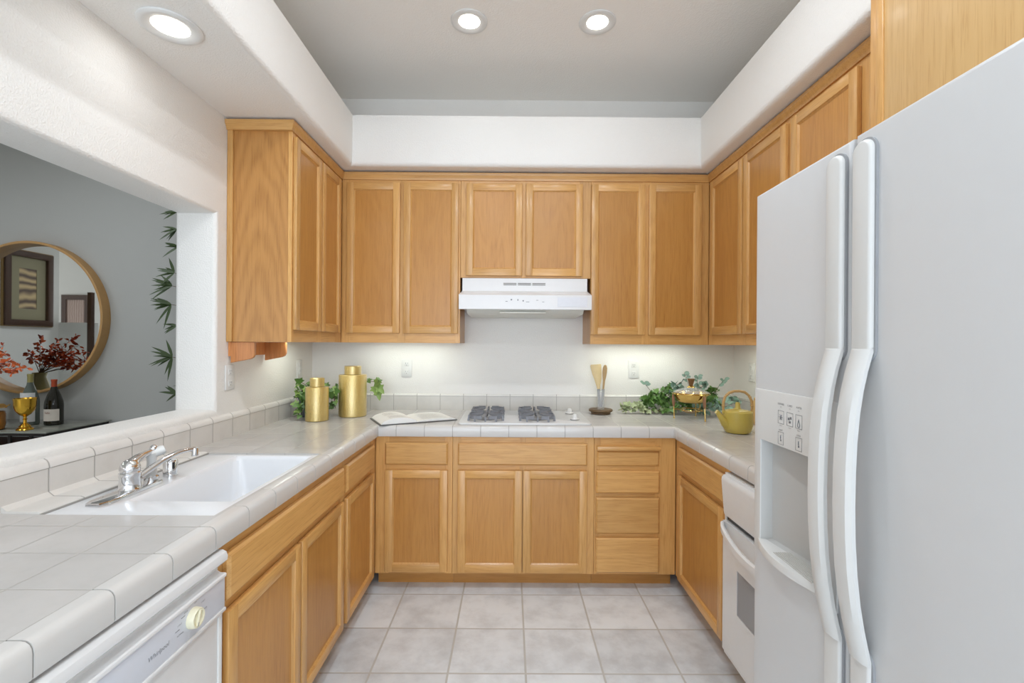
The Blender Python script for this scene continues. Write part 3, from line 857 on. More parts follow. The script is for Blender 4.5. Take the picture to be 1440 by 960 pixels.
ik.tube(drop, .03, 5, closed=True)
for s, a in (('LIGHT', -80.5), ('LOCK', -83.4)):
    itext(s, a, 45.65, .24); frame(a, 44.85, .95, 1.25, .035)
    ik.box((a - .1, 44.55, .14), (a + .1, 44.75, .158), 0, 1, TF); ik.tube([TF(a, 44.8, .16), TF(a, 45.15, .16)], .05, 6)
obj('button_print', ik, INK, dp, recalc=False)
def strip(y0, y1, z0, z1, d0, d1, grow=0.0):
    r = (y1 - y0) / 2
    m = MB()
    o = rrect(y0 - grow, y1 + grow, z0 - grow, z1 + grow, r * .95 + grow, 8)
    m.prism(o, d0, d1, 'x', T=lambda d, a, b: TF(a, b, d))
    return m
def grip(yc, w):
    prof = [(-w / 2, 0), (-w / 2, .3), (-w / 2 + .3, .58), (0, .66), (w / 2 - .3, .58), (w / 2, .3), (w / 2, 0)]
    pts = [(54.0, .1), (53.2, .32), (52.2, .6), (50.8, .9), (49, 1.17), (46.8, 1.36), (44.5, 1.45), (42, 1.48), (39.5, 1.43), (37, 1.28), (34.8, 1.04), (33, .74), (31.5, .42), (30.1, .1)]
    path = []
    for i, (z, d) in enumerate(pts):
        a, b = pts[max(i - 1, 0)], pts[min(i + 1, len(pts) - 1)]
        t = Vector((-(b[1] - a[1]), 0, b[0] - a[0])).normalized()
        nrm = Vector((-abs(t.z), 0, -t.x if t.z > 0 else t.x)).normalized()
        path.append((TF(yc, z, d), (0, 1, 0), nrm))
    return MB().sweep(prof, path, None)
for nm, door_, y0, y1 in (('freezer', fz, -89.35, -87.45), ('fridge', rd, -92.45, -90.5)):
    h = obj('handle', grip((y0 + y1) / 2, y1 - y0), FRP, fr)
    obj('upper_strip', strip(y0, y1, 53, 69.8, 0, .55), FRP, h, bevel=(lambda a, b: a[0] < FX - .5 and b[0] < FX - .5, .25, 3))
    obj('lower_strip', strip(y0, y1, 6.5, 31, 0, .45), FRP, h, bevel=(lambda a, b: a[0] < FX - .4 and b[0] < FX - .4, .2, 3))
    gk = strip(y0, y1, 53, 69.8, 0, .2, .16); gk2 = strip(y0, y1, 6.5, 31, 0, .2, .16)
    obj('gasket', gk, GREYM, h); obj('gasket', gk2, GREYM, h)

# ------------------------------------------------------------------ range hood
hd = thing('range_hood', 'white range hood under the short oak cabinet', 'range hood', (57, -9, 62))
hx0, hx1 = 41.45, 72.65
hpz = [(-.1, 70.0), (-12.4, 70.0), (-12.4, 66.9), (-17.0, 65.55), (-17.15, 65.45), (-17.15, 62.15), (-17.0, 62.05), (-16.6, 62.05), (-16.4, 62.6), (-.1, 62.6)]
m = MB()
ins = [.32, .32, .32, 0, 0, 0, 0, 0, .3, .3]
n = len(hpz)
vs = [(hx0 + i, y, z) for (y, z), i in zip(hpz, ins)] + [(hx1 - i, y, z) for (y, z), i in zip(hpz, ins)]
m.add(vs, [tuple(range(n))[::-1], tuple(range(n, 2 * n))] + [(i, (i + 1) % n, n + (i + 1) % n, n + i) for i in range(n)])
obj('canopy', m, WHITE, hd, ang=20)
us = MB().prism([(-15.8, 62.6), (-15.8, 62.0), (-14.6, 61.2), (-1, 60.9), (-.3, 60.9), (-.3, 62.6)], 43.2, 71, 'x')
obj('underside_pan', us, simple('hood underside', (214, 214, 208), 0.4), hd)
obj('lens', MB().box((51, -15.9, 61.3), (62, -12, 61.6), .1, 2), simple('frosted lens', (232, 232, 224), 0.4), hd)
vt = MB()
for x0 in (51.8, 55.35, 58.9):
    for r in range(2):
        vt.box((x0, -12.46, 68.35 + r * .34), (x0 + 3.2, -12.38, 68.35 + r * .34 + .18))
obj('vent_slots', vt, simple('vent shadow grey', (120, 118, 112), .6), hd)
sw = MB()
for x, z, w, h in ((52.4, 63.9, .5, .12), (53.6, 64.2, .35, .3), (55.2, 64.1, .2, .4), (56.4, 63.95, .3, .3), (57.2, 63.8, .8, .1), (59.6, 64.2, .5, .1), (61, 63.8, .5, .1)):
    sw.box((x, -17.175, z), (x + w, -17.14, z + h))
obj('switch_marks', sw, INK, hd)
pl_ = MB().box((64.6, -17.2, 62.7), (71.6, -17.13, 65.0), .05, 1)
obj('rating_plate', pl_, simple('clear film on hood', (216, 218, 224), .3), hd)

# ------------------------------------------------------------------ cooktop
ck = thing('gas_cooktop', 'white gas cooktop with four grey grates set in the back counter', 'cooktop', (57, -13, 36))
tp = MB().prism(rrect(42.1, 71.9, -23.1, -3.3, .8), 36.04, 36.4, 'z')
obj('surface', tp, WHITE, ck, bevel=(lambda a, b: a[2] > 36.3 and b[2] > 36.3, .15, 2))
for bx in (48.1, 59.9):
    for by in (-17.6, -8.2):
        br = MB().lathe([(0, 36.95), (.9, 36.95), (1.35, 36.85), (1.45, 36.6), (1.7, 36.5), (1.9, 36.41), (2.2, 36.41)], (bx, by, 0), 24)
        obj('burner', br, simple('dull burner metal', (150, 150, 152), .45, .6), ck)
        g = MB()
        for k in range(4):
            a = math.radians(90 * k); c_, s_ = math.cos(a), math.sin(a)
            Tg = lambda x, y, z, c_=c_, s_=s_: (bx + c_ * x - s_ * y, by + s_ * x + c_ * y, z)
            g.prism([(3.9, 36.42), (4.1, 36.42), (4.1, 37.6), (1.0, 37.85), (.7, 37.85), (.7, 37.55), (3.2, 37.1)], -.16, .16, 'y', T=Tg)      # finger
            g.box((3.7, -2.5, 36.95), (4.0, -.8, 37.7), .05, 1, Tg)
            g.box((3.7, .8, 36.95), (4.0, 2.5, 37.7), .05, 1, Tg)                                                                              # side bar
            g.prism([(3.7, 36.42), (4.2, 36.42), (4.0, 37.7), (3.75, 37.7)], -2.6, -2.2, 'y', T=Tg)
            g.prism([(3.7, 36.42), (4.2, 36.42), (4.0, 37.7), (3.75, 37.7)], 2.2, 2.6, 'y', T=Tg)
            a2 = math.radians(45)
            Tg2 = lambda x, y, z, c_=math.cos(a + a2), s_=math.sin(a + a2): (bx + c_ * x - s_ * y, by + s_ * x + c_ * y, z)
            g.prism([(4.4, 36.9), (4.7, 37.6), (1.3, 37.8), (1.2, 37.5), (3.6, 37.15)], -.14, .14, 'y', T=Tg2)
            g.box((4.2, -.9, 36.95), (4.5, .9, 37.65), .05, 1, Tg2)
        obj('grate', g, IRON, ck)
for kx, ky in ((68.7, -8.4), (68.8, -17.7)):
    k_ = obj('knob', MB().lathe([(0, 37.7), (.35, 37.68), (.5, 37.5), (.62, 36.85), (.95, 36.62), (1.0, 36.5), (.95, 36.46)], (kx, ky, 0), 24), WHITEP, ck)
    obj('knob_shadow', MB().lathe([(.0, 36.41), (1.05, 36.41), (1.05, 36.47), (0, 36.47)], (kx, ky, 0), 24), KNOB_SHADE, k_)  # dark disc standing in for the knob's shadow

# ------------------------------------------------------------------ outlets and switch
def wall_plate(name, label, T, a, kind, cat, mat=None):
    c = T(a, 47.2, 0)
    t = thing(name, label, cat, (c[0], c[1], 44.8), None)
    obj('plate', MB().box((a - 1.4, 44.9, .02), (a + 1.4, 49.6, .28), .1, 2, T), WHITEP, t)
    if kind == 'outlet':
        for z in (46.15, 48.35):
            s = obj('socket', MB().box((a - .65, z - .62, .2), (a + .65, z + .62, .36), .12, 3, T), WHITEP, t)
            m = MB()
            for da in (-.28, .2): m.box((a + da, z - .05, .33), (a + da + .09, z + .35, .372), 0, 1, T)
            m.box((a - .09, z - .4, .33), (a + .09, z - .2, .372), 0, 1, T)
            obj('socket_slots', m, INK, s)
    else:
        for z in (46.2, 47.25, 48.3):
            obj('rocker', MB().box((a - .6, z - .5, .2), (a + .6, z + .48, .4), .1, 2, T), WHITEP, t)
    return t
TwB = lambda a, b, d: (a, -d - .0, b)
TwL = lambda a, b, d: (d, a, b)
TwR = lambda a, b, d: (W - d, a, b)
wall_plate('wall_outlet', 'white wall outlet on the back wall above the open book', TwB, 25.6, 'outlet', 'outlet')
wall_plate('wall_outlet', 'white wall outlet on the back wall above the ivy right of the utensils', TwB, 87.1, 'outlet', 'outlet')
wall_plate('wall_outlet', 'white wall outlet on the left wall below the paper towel brackets', TwL, -37.6, 'outlet', 'outlet')
wall_plate('wall_switch', 'white switch plate on the left wall above the potted ivy', TwL, -8.1, 'switch', 'switch')
wall_plate('wall_outlet', 'white wall plate on the right wall half hidden by the refrigerator', TwR, -9.7, 'outlet', 'outlet')

# ------------------------------------------------------------------ paper towel holder
ph = thing('paper_towel_holder', 'empty wooden paper towel holder under the left wall cabinet', 'towel holder', (2.6, -31, 50))
RED = oak('reddish oak', 'z', (206, 138, 82), (170, 104, 56), True)
brk = [(.5, 54.0), (5.0, 54.0), (5.0, 51.6), (4.7, 51.05), (4.2, 50.8), (.5, 50.05)]
for y in (-38.0, -25.6):
    obj('bracket', MB().prism(brk, y, y + .7, 'y'), RED, ph, bevel=(lambda a, b: True, .06, 1))
obj('back_board', MB().box((.04, -38.0, 51.3), (.5, -24.9, 54.0), .05, 1), RED, ph)

# ------------------------------------------------------------------ things on the counter
def canister(label, x, y, r, zb, rl, zl):
    t = thing('gold_canister', label, 'canister', (x, y, 36), 'gold canisters by the left corner')
    obj('jar', MB().lathe([(0, 36.03), (r - .12, 36.03), (r, 36.2), (r, zb - .18), (r - .06, zb - .04), (r - .2, zb), (rl - .3, zb + .02), (rl - .3, zb + .2), (0, zb + .2)], (x, y, 0), 48), GOLD, t)
    obj('lid', MB().lathe([(rl - .06, zb + .06), (rl, zb + .1), (rl, zl - .1), (rl - .1, zl - .02), (rl - .2, zl), (0, zl - .02)], (x, y, 0), 40), GOLD, t)
    return t
canister('small hammered gold canister nearer the front', 9.05, -18.7, 2.55, 43.8, 1.6, 45.85)
canister('tall hammered gold canister behind the smaller one', 14.9, -11.6, 3.3, 46.2, 2.0, 48.3)

rnd = random.Random(11)
def rv(a=1.0): return Vector((rnd.uniform(-a, a), rnd.uniform(-a, a), rnd.uniform(-a, a)))
def vine(stem, leaves, pts, nl, size, shape='ivy', spread=1.0, mi=0, r=.07):
    P = [Vector(p) for p in pts]
    stem.tube([tuple(p) for p in P], r, 6)
    for k in range(nl):
        q = rnd.uniform(.05, 1) * (len(P) - 1); i = min(int(q), len(P) - 2)
        b = P[i].lerp(P[i + 1], q - i)
        d = (rv() + Vector((0, -.35, .25))).normalized()
        st = b + d * rnd.uniform(.2, .8) * spread
        st.z = max(st.z, 36.25)
        d.z = max(d.z, (36.6 - st.z) / size)
        L = size * rnd.uniform(.7, 1.15)
        leaves.leaf(st, d, (rv(.6) + Vector((0, -.7, .7))), L, L * rnd.uniform(.85, 1.1), shape, .2, mi)

def clampz(mb, lo=36.08):
    mb.v = [(x, y, max(z, lo)) for x, y, z in mb.v]
    return mb
def clear_of(mb, x, y, r, z0=36, z1=60):
    o = []
    for a, b, c in mb.v:
        h = math.hypot(a - x, b - y)
        if h < r and z0 < c < z1:
            k = r / max(h, .01); a, b = x + (a - x) * k, y + max((b - y) * k, -r if b < y else 0)
        o.append((a, b, c))
    mb.v = o
    return mb
pv = thing('potted_ivy', 'trailing ivy in a dark pot in the left corner behind the canisters', 'plant', (5.2, -13, 36))
obj('pot', MB().lathe([(0, 36.04), (2.1, 36.04), (2.3, 36.2), (2.9, 40.2), (3.1, 40.3), (3.1, 40.8), (2.7, 40.8), (2.6, 39.9), (0, 39.8)], (5.2, -12.6, 0), 28), POTD, pv)
stm, lvs, lv2 = MB(), MB(), MB()
c0 = (5.2, -12.6, 40)
for pts, nl in (([c0, (4.2, -14.5, 42.5), (3.2, -15.5, 42.8), (3, -16, 40.5)], 12), ([c0, (5.0, -15.5, 42.0), (5.2, -17.6, 40.0), (5.4, -18.4, 37.5)], 16), ([c0, (7, -13.5, 43.3), (8.8, -14.6, 42.5)], 10),
                ([c0, (9, -11.5, 42.8), (10.8, -13.2, 42.0), (11.6, -14.5, 39.5)], 16), ([c0, (10, -7.8, 42.5), (16, -7, 44.5), (19.6, -7.8, 44.0), (20.8, -8.2, 42.8)], 6), ([c0, (4.0, -12.8, 43.5), (3.0, -13.6, 44.4)], 8),
                ([c0, (6.2, -16.4, 41.3), (6.4, -19, 38.6)], 10), ([c0, (6, -10, 42), (9.5, -9.5, 40), (11.0, -12.5, 38)], 12)):
    vine(stm, lvs, pts, nl, 2.0); vine(MB(), lv2, pts, max(2, nl // 3), 1.7)
for b, d in (((19.3, -8.4, 43.8), (.55, -.3, .2)), ((20.1, -8.6, 43.2), (.6, -.2, -.5)), ((20.2, -8.3, 42.2), (.25, -.3, -.9)), ((19.2, -8.2, 43.0), (.3, -.5, -.5))):
    lv2.leaf(b, d, (0, -.9, .35), 2.6, 2.6)
for m_ in (stm, lvs, lv2):
    clear_of(m_, 9.05, -18.7, 2.7); clear_of(m_, 14.9, -11.6, 3.45)
obj('stems', clampz(stm), STEM, pv)
def inset(mb): 
    mb.v = [(max(x, .75), min(y, -.7), z) for x, y, z in mb.v]; return mb
obj('foliage', inset(clampz(lvs)), GLEAF, pv); obj('pale_foliage', inset(clampz(lv2)), GLEAF2, pv)

# open book
bk = thing('open_book', 'open cookbook lying flat on the counter left of the cooktop', 'book', (30.5, -16.6, 36))
Ob = Vector((25.6, -25.3, 36.06)); ex = Vector((15.6, 8.2, 0)).normalized(); ey = Vector((-ex.y, ex.x, 0))
TBk = lambda a, b, z: tuple(Ob + ex * a + ey * b + Vector((0, 0, z)))
BWd, BH = 17.4, 10.2; sx = 8.2
obj('cover', MB().box((-.25, -.25, 0), (BWd + .25, BH + .25, .14), .04, 1, TBk), COVER, bk)
def page_block(x0, x1, h, name, lift):
    up = [(x0, .16)]
    N = 14
    for k in range(N + 1):
        q = k / N
        z = .16 + h * (math.sin(min(1, q * 1.25) * math.pi / 2) if lift > 0 else 1) 
        z *= 1
        up.append((x0 + (x1 - x0) * q, .16 + h * math.sin(min(1.0, (q if lift < 0 else q) * 1.0) * math.pi) ** .6 * (1 if lift < 0 else 1) + h * .35 * (1 - q if lift < 0 else q) * 0 + .12))
    up.append((x1, .16))
    return MB().prism(up, 0.05, BH - .05, 'y', T=lambda a, c, b: TBk(a, b, c) if False else TBk(a, b, c)) if False else MB().add(
        [TBk(p[0], .05, p[1]) for p in up] + [TBk(p[0], BH - .05, p[1]) for p in up],
        [tuple(range(len(up)))[::-1], tuple(range(len(up), 2 * len(up)))] + [(i, (i + 1) % len(up), len(up) + (i + 1) % len(up), len(up) + i) for i in range(len(up))])
lp = obj('left_pages', page_block(0.1, sx, 1.15, 'l', 1), PAPER, bk)
rp = obj('right_pages', page_block(sx, BWd - .1, .42, 'r', -1), PAPER, bk)
ln_ = MB()
def on_page(x0, x1, h, a, b):
    q = (a - x0) / (x1 - x0)
    return .16 + h * math.sin(min(1.0, q) * math.pi) ** .6 + .12 + .012
def line(x0, x1, h, a0, a1, b, hh):
    N = 5
    vs = []
    for k in range(N + 1):
        a = a0 + (a1 - a0) * k / N
        z = on_page(x0, x1, h, a, b) + .004
        vs += [TBk(a, b, z), TBk(a, b + hh, z)]
    ln_.add(vs, [(2 * k, 2 * k + 2, 2 * k + 3, 2 * k + 1) for k in range(N)])
for r in range(11):
    line(sx, BWd - .1, .42, sx + 1.6, BWd - 2.0 - (r % 3) * .7, 1.2 + r * .7, .09)
for r in range(5):
    line(0.1, sx, 1.15, 2.2, 5.6, 1.2 + r * .6, .08)
for r in range(6): line(0.1, sx, 1.15, 2.0, 4.2 + (r % 2), 5.4 + r * .6, .08)
obj('print', ln_, simple('page print grey', (140, 138, 134), .8, var=.3, scale=60), bk, recalc=False)

# utensil holder
ut = thing('utensil_stand', 'small round wooden stand with a smoky glass cup for utensils', 'utensil holder', (77.2, -5.4, 36))
obj('wood_base', MB().lathe([(0, 36.03), (2.4, 36.03), (2.55, 36.15), (2.45, 36.45), (3.0, 36.7), (3.1, 36.95), (3.0, 37.2), (2.8, 37.25), (1.5, 37.1), (0, 37.1)], (77.2, -5.4, 0), 36), WALNUT, ut)
obj('cup', MB().lathe([(0, 37.12), (.85, 37.12), (.95, 37.25), (.98, 42.0), (.9, 42.02), (.84, 37.6), (0, 37.5)], (77.2, -5.4, 0), 28), THIN, ut)
def utensil(name, label, mat, base, top, prof, th, cat, bend=0):
    B, Tt = Vector(base), Vector(top); ax = (Tt - B).normalized(); sd = Vector((1, 0, 0)); sd = (sd - ax * sd.dot(ax)).normalized(); nn = ax.cross(sd)
    L = (Tt - B).length; m = MB(); vs, n = [], 10
    for q, wl_, wr_ in prof:
        cc = B + ax * (q * L) + sd * ((wr_ - wl_) / 2)
        w = (wl_ + wr_) / 2
        for k in range(n):
            a = 2 * math.pi * k / n
            vs.append(tuple(cc + sd * w * math.cos(a) + nn * min(th, w) * math.sin(a)))
    N = len(prof)
    m.add(vs, [(i * n + k, i * n + (k + 1) % n, (i + 1) * n + (k + 1) % n, (i + 1) * n + k) for i in range(N - 1) for k in range(n)] + [tuple(range(n))[::-1], tuple(range((N - 1) * n, N * n))])
    t = thing(name, label, cat, tuple(B))
    obj('blade', m, mat, t)
    obj('handle', MB().tube([tuple(B), tuple(B + ax * (L * .18)), tuple(B + ax * (L * .42))], [.3, .36, .36], 12), GREYM, t)
utensil('wooden_turner', 'pale wooden turner with a wide slanted blade in the utensil cup', BEECH, (76.95, -5.3, 37.8), (76.2, -5.2, 48.8),
        [(.3, .28, .28), (.4, .32, .32), (.5, .55, .5), (.65, .95, .95), (.8, 1.45, 1.1), (.93, 1.7, 1.1), (.98, 1.75, 1.1), (1, 1.5, 1.0)], .22, 'utensil')
utensil('wooden_spoon', 'brown wooden spoon standing beside the turner', BEECH2, (77.45, -5.6, 37.8), (78.35, -5.3, 48.7),
        [(.3, .22, .22), (.45, .24, .24), (.62, .3, .3), (.72, .48, .48), (.82, .6, .6), (.92, .58, .58), (.98, .38, .38), (1, .12, .12)], .3, 'utensil')

# ivy garland on the right
gv = thing('ivy_garland', 'mixed green ivy and eucalyptus garland along the back counter at the right', 'plant', (97, -6, 36))
st2, ga, gb, gc = MB(), MB(), MB(), MB()
vine(st2, gc, [(82, -4.5, 36.8), (85, -5, 37.4), (89, -5.4, 37), (94, -6, 36.8), (98, -5.5, 37)], 46, 1.7, 'ivy', .9)
vine(MB(), gc, [(82.3, -4.6, 37.2), (85, -5, 38.2), (88, -5.4, 37.6)], 26, 1.7, 'ivy', .8)
for pts, nl in (([(88, -4, 37), (90, -4, 39.5), (91.5, -4, 41)], 34), ([(90, -4.5, 37), (93, -4.5, 40), (95.5, -4.5, 41)], 40), ([(91, -3.5, 37.5), (94, -3, 41.5), (96, -2.6, 42.8)], 26), ([(93, -6, 37), (97, -6.2, 38.5), (100, -6, 38.5)], 36),
                ([(100, -6.5, 37.2), (103, -7, 39), (106, -8, 40)], 40), ([(102, -5.5, 38), (105, -5, 41), (107.5, -5.5, 42)], 34), ([(96, -4, 38), (99, -3.4, 40.5), (102, -3.6, 41)], 26)):
    vine(st2, ga, pts, nl, 1.9, 'ivy', 1.0)
for pts, nl in (([(94, -4, 40), (96.5, -3.6, 43), (99, -3.6, 44)], 18), ([(101, -5, 40), (103.5, -5, 43), (104.5, -5.4, 43.5)], 26), ([(104, -8, 38), (108, -9.5, 40), (110, -11, 40.5)], 36), ([(100, -8, 37), (104, -10, 38.5), (107, -12, 39)], 30)):
    vine(st2, gb, pts, nl, 1.5, 'oval', .9)
for pts in ([(101, -5, 41.5), (99.8, -5.2, 44.5), (98.8, -5.5, 46.6)], [(102.5, -5, 42), (102.2, -5.5, 44.6), (102.4, -5.6, 45.8)], [(106, -6, 41), (107.5, -6.4, 43.5), (108.8, -6.8, 45.2)], [(91.5, -3, 41), (89.8, -2.6, 43.2), (89.2, -2.4, 43.8)]):
    st2.tube(pts, .05, 6)
    for k in range(5):
        q = .25 + .18 * k
        b = Vector(pts[1]).lerp(Vector(pts[2]), q) if q > .3 else Vector(pts[1])
        gb.leaf(b, (rnd.choice((-1, 1)) * .8, -.3, .45), (.2, -.8, .4), 1.35, .9, 'oval')
for m_ in (ga, gb, gc, st2):
    m_.v = [(a, max(b, -8.0) if 92.5 < a < 103 else b, c) for a, b, c in m_.v]
    clear_of(m_, 97.9, -12.6, 4.6)
for m_ in (ga, gb, gc): inset(clampz(m_))
for m_ in (ga, gb, gc):
    m_.v = [(min(x, W - .8), y, z) for x, y, z in m_.v]
obj('stems', clampz(st2), STEM, gv); obj('ivy_leaves', ga, GLEAF, gv); obj('eucalyptus_leaves', gb, GBLUE, gv); obj('variegated_leaves', gc, GVAR, gv)

# chafing dish
cx_, cy_ = 97.9, -12.6
cd = thing('chafing_dish', 'brass chafing dish on a slim stand with a glass lid and wood knob', 'dish', (cx_, cy_, 36))
legs = [(93.9, -12.4), (99.6, -17.0), (100.6, -8.8)]
for lx, ly in legs:
    dx, dy = (lx - cx_), (ly - cy_); k = 4.3 / math.hypot(dx, dy)
    tx, ty = cx_ + dx * k, cy_ + dy * k
    l = obj('leg', MB().tube([(lx, ly, 36.1), (lx * .6 + tx * .4, ly * .6 + ty * .4, 39), (tx, ty, 42.2)], .12, 8).lathe([(0, 36.02), (.22, 36.05), (.2, 36.3), (0, 36.35)], (lx, ly, 0), 12), BRASS, cd)
    obj('leg_wrap', MB().tube([(lx * .5 + tx * .5, ly * .5 + ty * .5, 39.0), (lx * .45 + tx * .55, ly * .45 + ty * .55, 39.6), (lx * .2 + tx * .8, ly * .2 + ty * .8, 41.2), (tx, ty, 41.9)], [.2, .34, .36, .2], 12), RATTAN, l)
ring = MB()
def circ(r, z, n=40, ph=0): return [(cx_ + r * math.cos(2 * math.pi * k / n + ph), cy_ + r * math.sin(2 * math.pi * k / n + ph), z) for k in range(n)]
ring.tube(circ(4.35, 42.1), .12, 8, closed=True); ring.tube(circ(2.6, 38.2), .1, 8, closed=True)
for lx, ly in legs:
    dx, dy = (lx - cx_), (ly - cy_); h = math.hypot(dx, dy)
    ring.tube([(cx_ + dx / h * 2.6, cy_ + dy / h * 2.6, 38.2), (cx_ + dx / h * 4.2, cy_ + dy / h * 4.2, 38.4)], .09, 8)
obj('stand_ring', ring, BRASS, cd)
ring2 = MB().tube([(cx_ - 2.6, cy_ - .4, 38.2), (cx_ - 1.2, cy_ - 1.0, 37.6), (cx_ + 1.2, cy_ - 1.0, 37.6), (cx_ + 2.6, cy_ - .4, 38.2)], .08, 8).tube([(cx_ + .8, cy_ - 1.0, 37.6), (cx_ + 1.3, cy_ - 2.2, 39.0), (cx_ + 1.2, cy_ - 2.6, 39.9)], .08, 8)
obj('stand_wire', ring2, BRASS, cd)
obj('pan', MB().lathe([(0, 40.0), (2.7, 40.0), (3.3, 40.35), (3.75, 41.3), (4.0, 42.15), (4.3, 42.3), (4.3, 42.4), (3.95, 42.35), (3.6, 41.5), (3.1, 40.6), (0, 40.25)], (cx_, cy_, 0), 44), BRASS, cd)
ld = obj('lid', MB().lathe([(4.25, 42.42), (4.1, 42.6), (3.0, 43.15), (1.6, 43.55), (.5, 43.7), (.5, 43.6), (1.6, 43.44), (3.0, 43.05), (4.0, 42.5), (4.15, 42.42)], (cx_, cy_, 0), 40), THIN, cd)
obj('lid_knob', MB().lathe([(0, 43.72), (.45, 43.72), (.4, 44.1), (.55, 44.6), (.85, 45.6), (.88, 45.75), (.7, 45.8), (0, 45.8)], (cx_, cy_, 0), 24), KNOBW, ld)
obj('knob_collar', MB().lathe([(0, 43.62), (1.0, 43.6), (.9, 43.85), (.5, 44.1), (0, 44.1)], (cx_, cy_, 0), 24), BRASS, ld)

# teapot
tx, ty = 100.55, -30.7
tpz = thing('teapot', 'mustard green stoneware teapot with an arched cane handle', 'teapot', (tx, ty, 36))
obj('pot_body', MB().lathe([(0, 36.03), (1.9, 36.03), (2.3, 36.15), (2.65, 36.7), (2.9, 37.6), (2.88, 39.9), (2.82, 40.35), (2.65, 40.5), (2.45, 40.52), (2.3, 40.42), (0, 40.4)], (tx, ty, 0), 48), TEA, tpz)
tl = obj('lid', MB().lathe([(2.4, 40.46), (2.3, 40.62), (1.4, 40.78), (.7, 40.95), (.5, 41.2), (.44, 42.1), (.36, 42.3), (0, 42.35)], (tx, ty, 0), 40), TEA, tpz)
obj('spout', MB().tube([(tx - 2.2, ty - .5, 37.6), (tx - 2.9, ty - .6, 38.1), (tx - 3.7, ty - .7, 39.2), (tx - 4.5, ty - .8, 40.3), (tx - 4.75, ty - .82, 40.5)], [.95, .85, .6, .45, .42], 16), TEA, tpz)
hp_ = [(-2.75, 39.9), (-2.95, 40.9), (-2.95, 42.2), (-2.6, 43.4), (-1.8, 44.2), (-.8, 44.55), (.4, 44.6), (1.4, 44.4), (2.3, 43.7), (2.85, 42.6), (3.0, 41.2), (2.75, 39.9)]
hm = MB().tube([(tx + a, ty, z) for a, z in hp_], [.2, .24, .28, .26, .3, .27, .27, .28, .26, .28, .24, .2], 12)
for a, z in ((-2.95, 41.6), (-2.2, 43.85), (2.5, 43.4), (2.95, 41.6)):
    hm.lathe([(.26, -.12), (.36, -.06), (.36, .06), (.26, .12)], (tx + a, ty, z), 12)
obj('handle', hm, BAMBOOH, tpz)
obj('lug', MB().tube([(tx - 2.5, ty, 40.0), (tx - 2.9, ty, 40.15), (tx - 2.95, ty, 40.6)], .3, 10).tube([(tx + 2.5, ty, 40.0), (tx + 2.8, ty, 40.1), (tx + 2.9, ty, 40.5)], .3, 10), TEA, tpz)
cj = thing('canister_jar', 'tan lidded jar behind the teapot next to the refrigerator', 'jar', (110.9, -21.5, 36))
obj('jar', MB().lathe([(0, 36.03), (1.9, 36.03), (2.1, 36.3), (2.25, 38), (2.2, 41.2), (1.9, 41.7), (0, 41.7)], (110.9, -21.5, 0), 32), TAN, cj)
obj('lid', MB().lathe([(1.95, 41.7), (2.0, 41.9), (1.6, 42.4), (.4, 42.6), (.35, 43), (0, 43.05)], (110.9, -21.5, 0), 32), TAN, cj)
ck_ = MB().lathe([(0, 36.03), (.42, 36.05), (.46, 36.15), (.44, 37.2), (.4, 37.3), (0, 37.3)], (103.2, -36.6, 0), 18)
obj('cork_stopper', ck_, simple('brown cork', (140, 104, 92), .8, var=.2, scale=200), label='small brown stopper on the counter edge by the refrigerator', cat='stopper')

# ------------------------------------------------------------------ lamps
LENS = glow('warm white lens', (255, 250, 240), 9.0)
def can(label, x, y, z, power):
    t = thing('recessed_light', label, 'ceiling light', (x, y, z - .6), 'recessed ceiling lights')
    obj('trim_ring', MB().lathe([(3.75, z - .02), (3.72, z - .22), (3.5, z - .34), (3.1, z - .36), (2.6, z - .26), (2.2, z - .12), (2.15, z - .02)], (x, y, 0), 48), WHITEP, t)
    obj('lens', MB().lathe([(0, z - .2), (1.9, z - .18), (2.2, z - .06)], (x, y, 0), 40), LENS, t)
    a = area('recessed_lamp', (x, y, z - .45), (3.6, 3.6), power, (0, 0, -1), (.90, .96, 1.03), 'DISK', math.radians(168))
    return t
can('left of the two recessed lights on the high ceiling', 44.75, -31.1, 120, CAN_W)
can('right of the two recessed lights on the high ceiling', 71.0, -31.2, 120, CAN_W)
can('recessed light in the low soffit above the sink', 8.1, -64.6, 96, CAN_W * 1.2)
for k, (x, y) in enumerate(((44.75, -68), (71, -68), (44.75, -136), (71, -136))):  # unseen kitchen ceiling lights, added to raise the brightness
    can(['left added fill light overhead beside the refrigerator', 'right added fill light overhead beside the refrigerator', 'left added fill light overhead toward the rear wall', 'right added fill light overhead toward the rear wall'][k], x, y, 120, CAN_FILL)
for k, (x, y) in enumerate(((-60, -30), (-125, -45), (-130, -105))):  # unseen living room lights, added to brighten its walls
    can(['added living room fill light nearest the pass-through', 'added living room fill light in front of the round mirror', 'added living room fill light farthest from the round mirror'][k], x, y, 120, 9.0)
def under(label, x, y, lx, ly, power):
    t = thing('under_cabinet_light', label, 'light', (x, y, 54.2), 'slim lights under the wall cabinets')
    obj('housing', MB().box((x - lx / 2, y - ly / 2, 54.45), (x + lx / 2, y + ly / 2, 55.02), .1, 2), WHITEP, t)
    obj('diffuser', MB().box((x - lx / 2 + .2, y - ly / 2 + .2, 54.25), (x + lx / 2 - .2, y + ly / 2 - .2, 54.44)), glow('cool white diffuser', (244, 255, 240), 2.0), t)
    area('under_cabinet_lamp', (x, y, 54.2), (lx - .6, ly - .6), power, (0, 0, -1), (.94, 1.0, .90))
under('slim light hidden under the wall cabinet left of the hood', 27, -6.0, 22, 3, UNDER_W * .8)
under('slim light hidden under the wall cabinet right of the hood', 88, -6.5, 24, 3, UNDER_W * 1.4)
under('slim light hidden under the corner wall cabinet on the right wall', W - 5.5, -22, 3, 18, UNDER_W * .9)
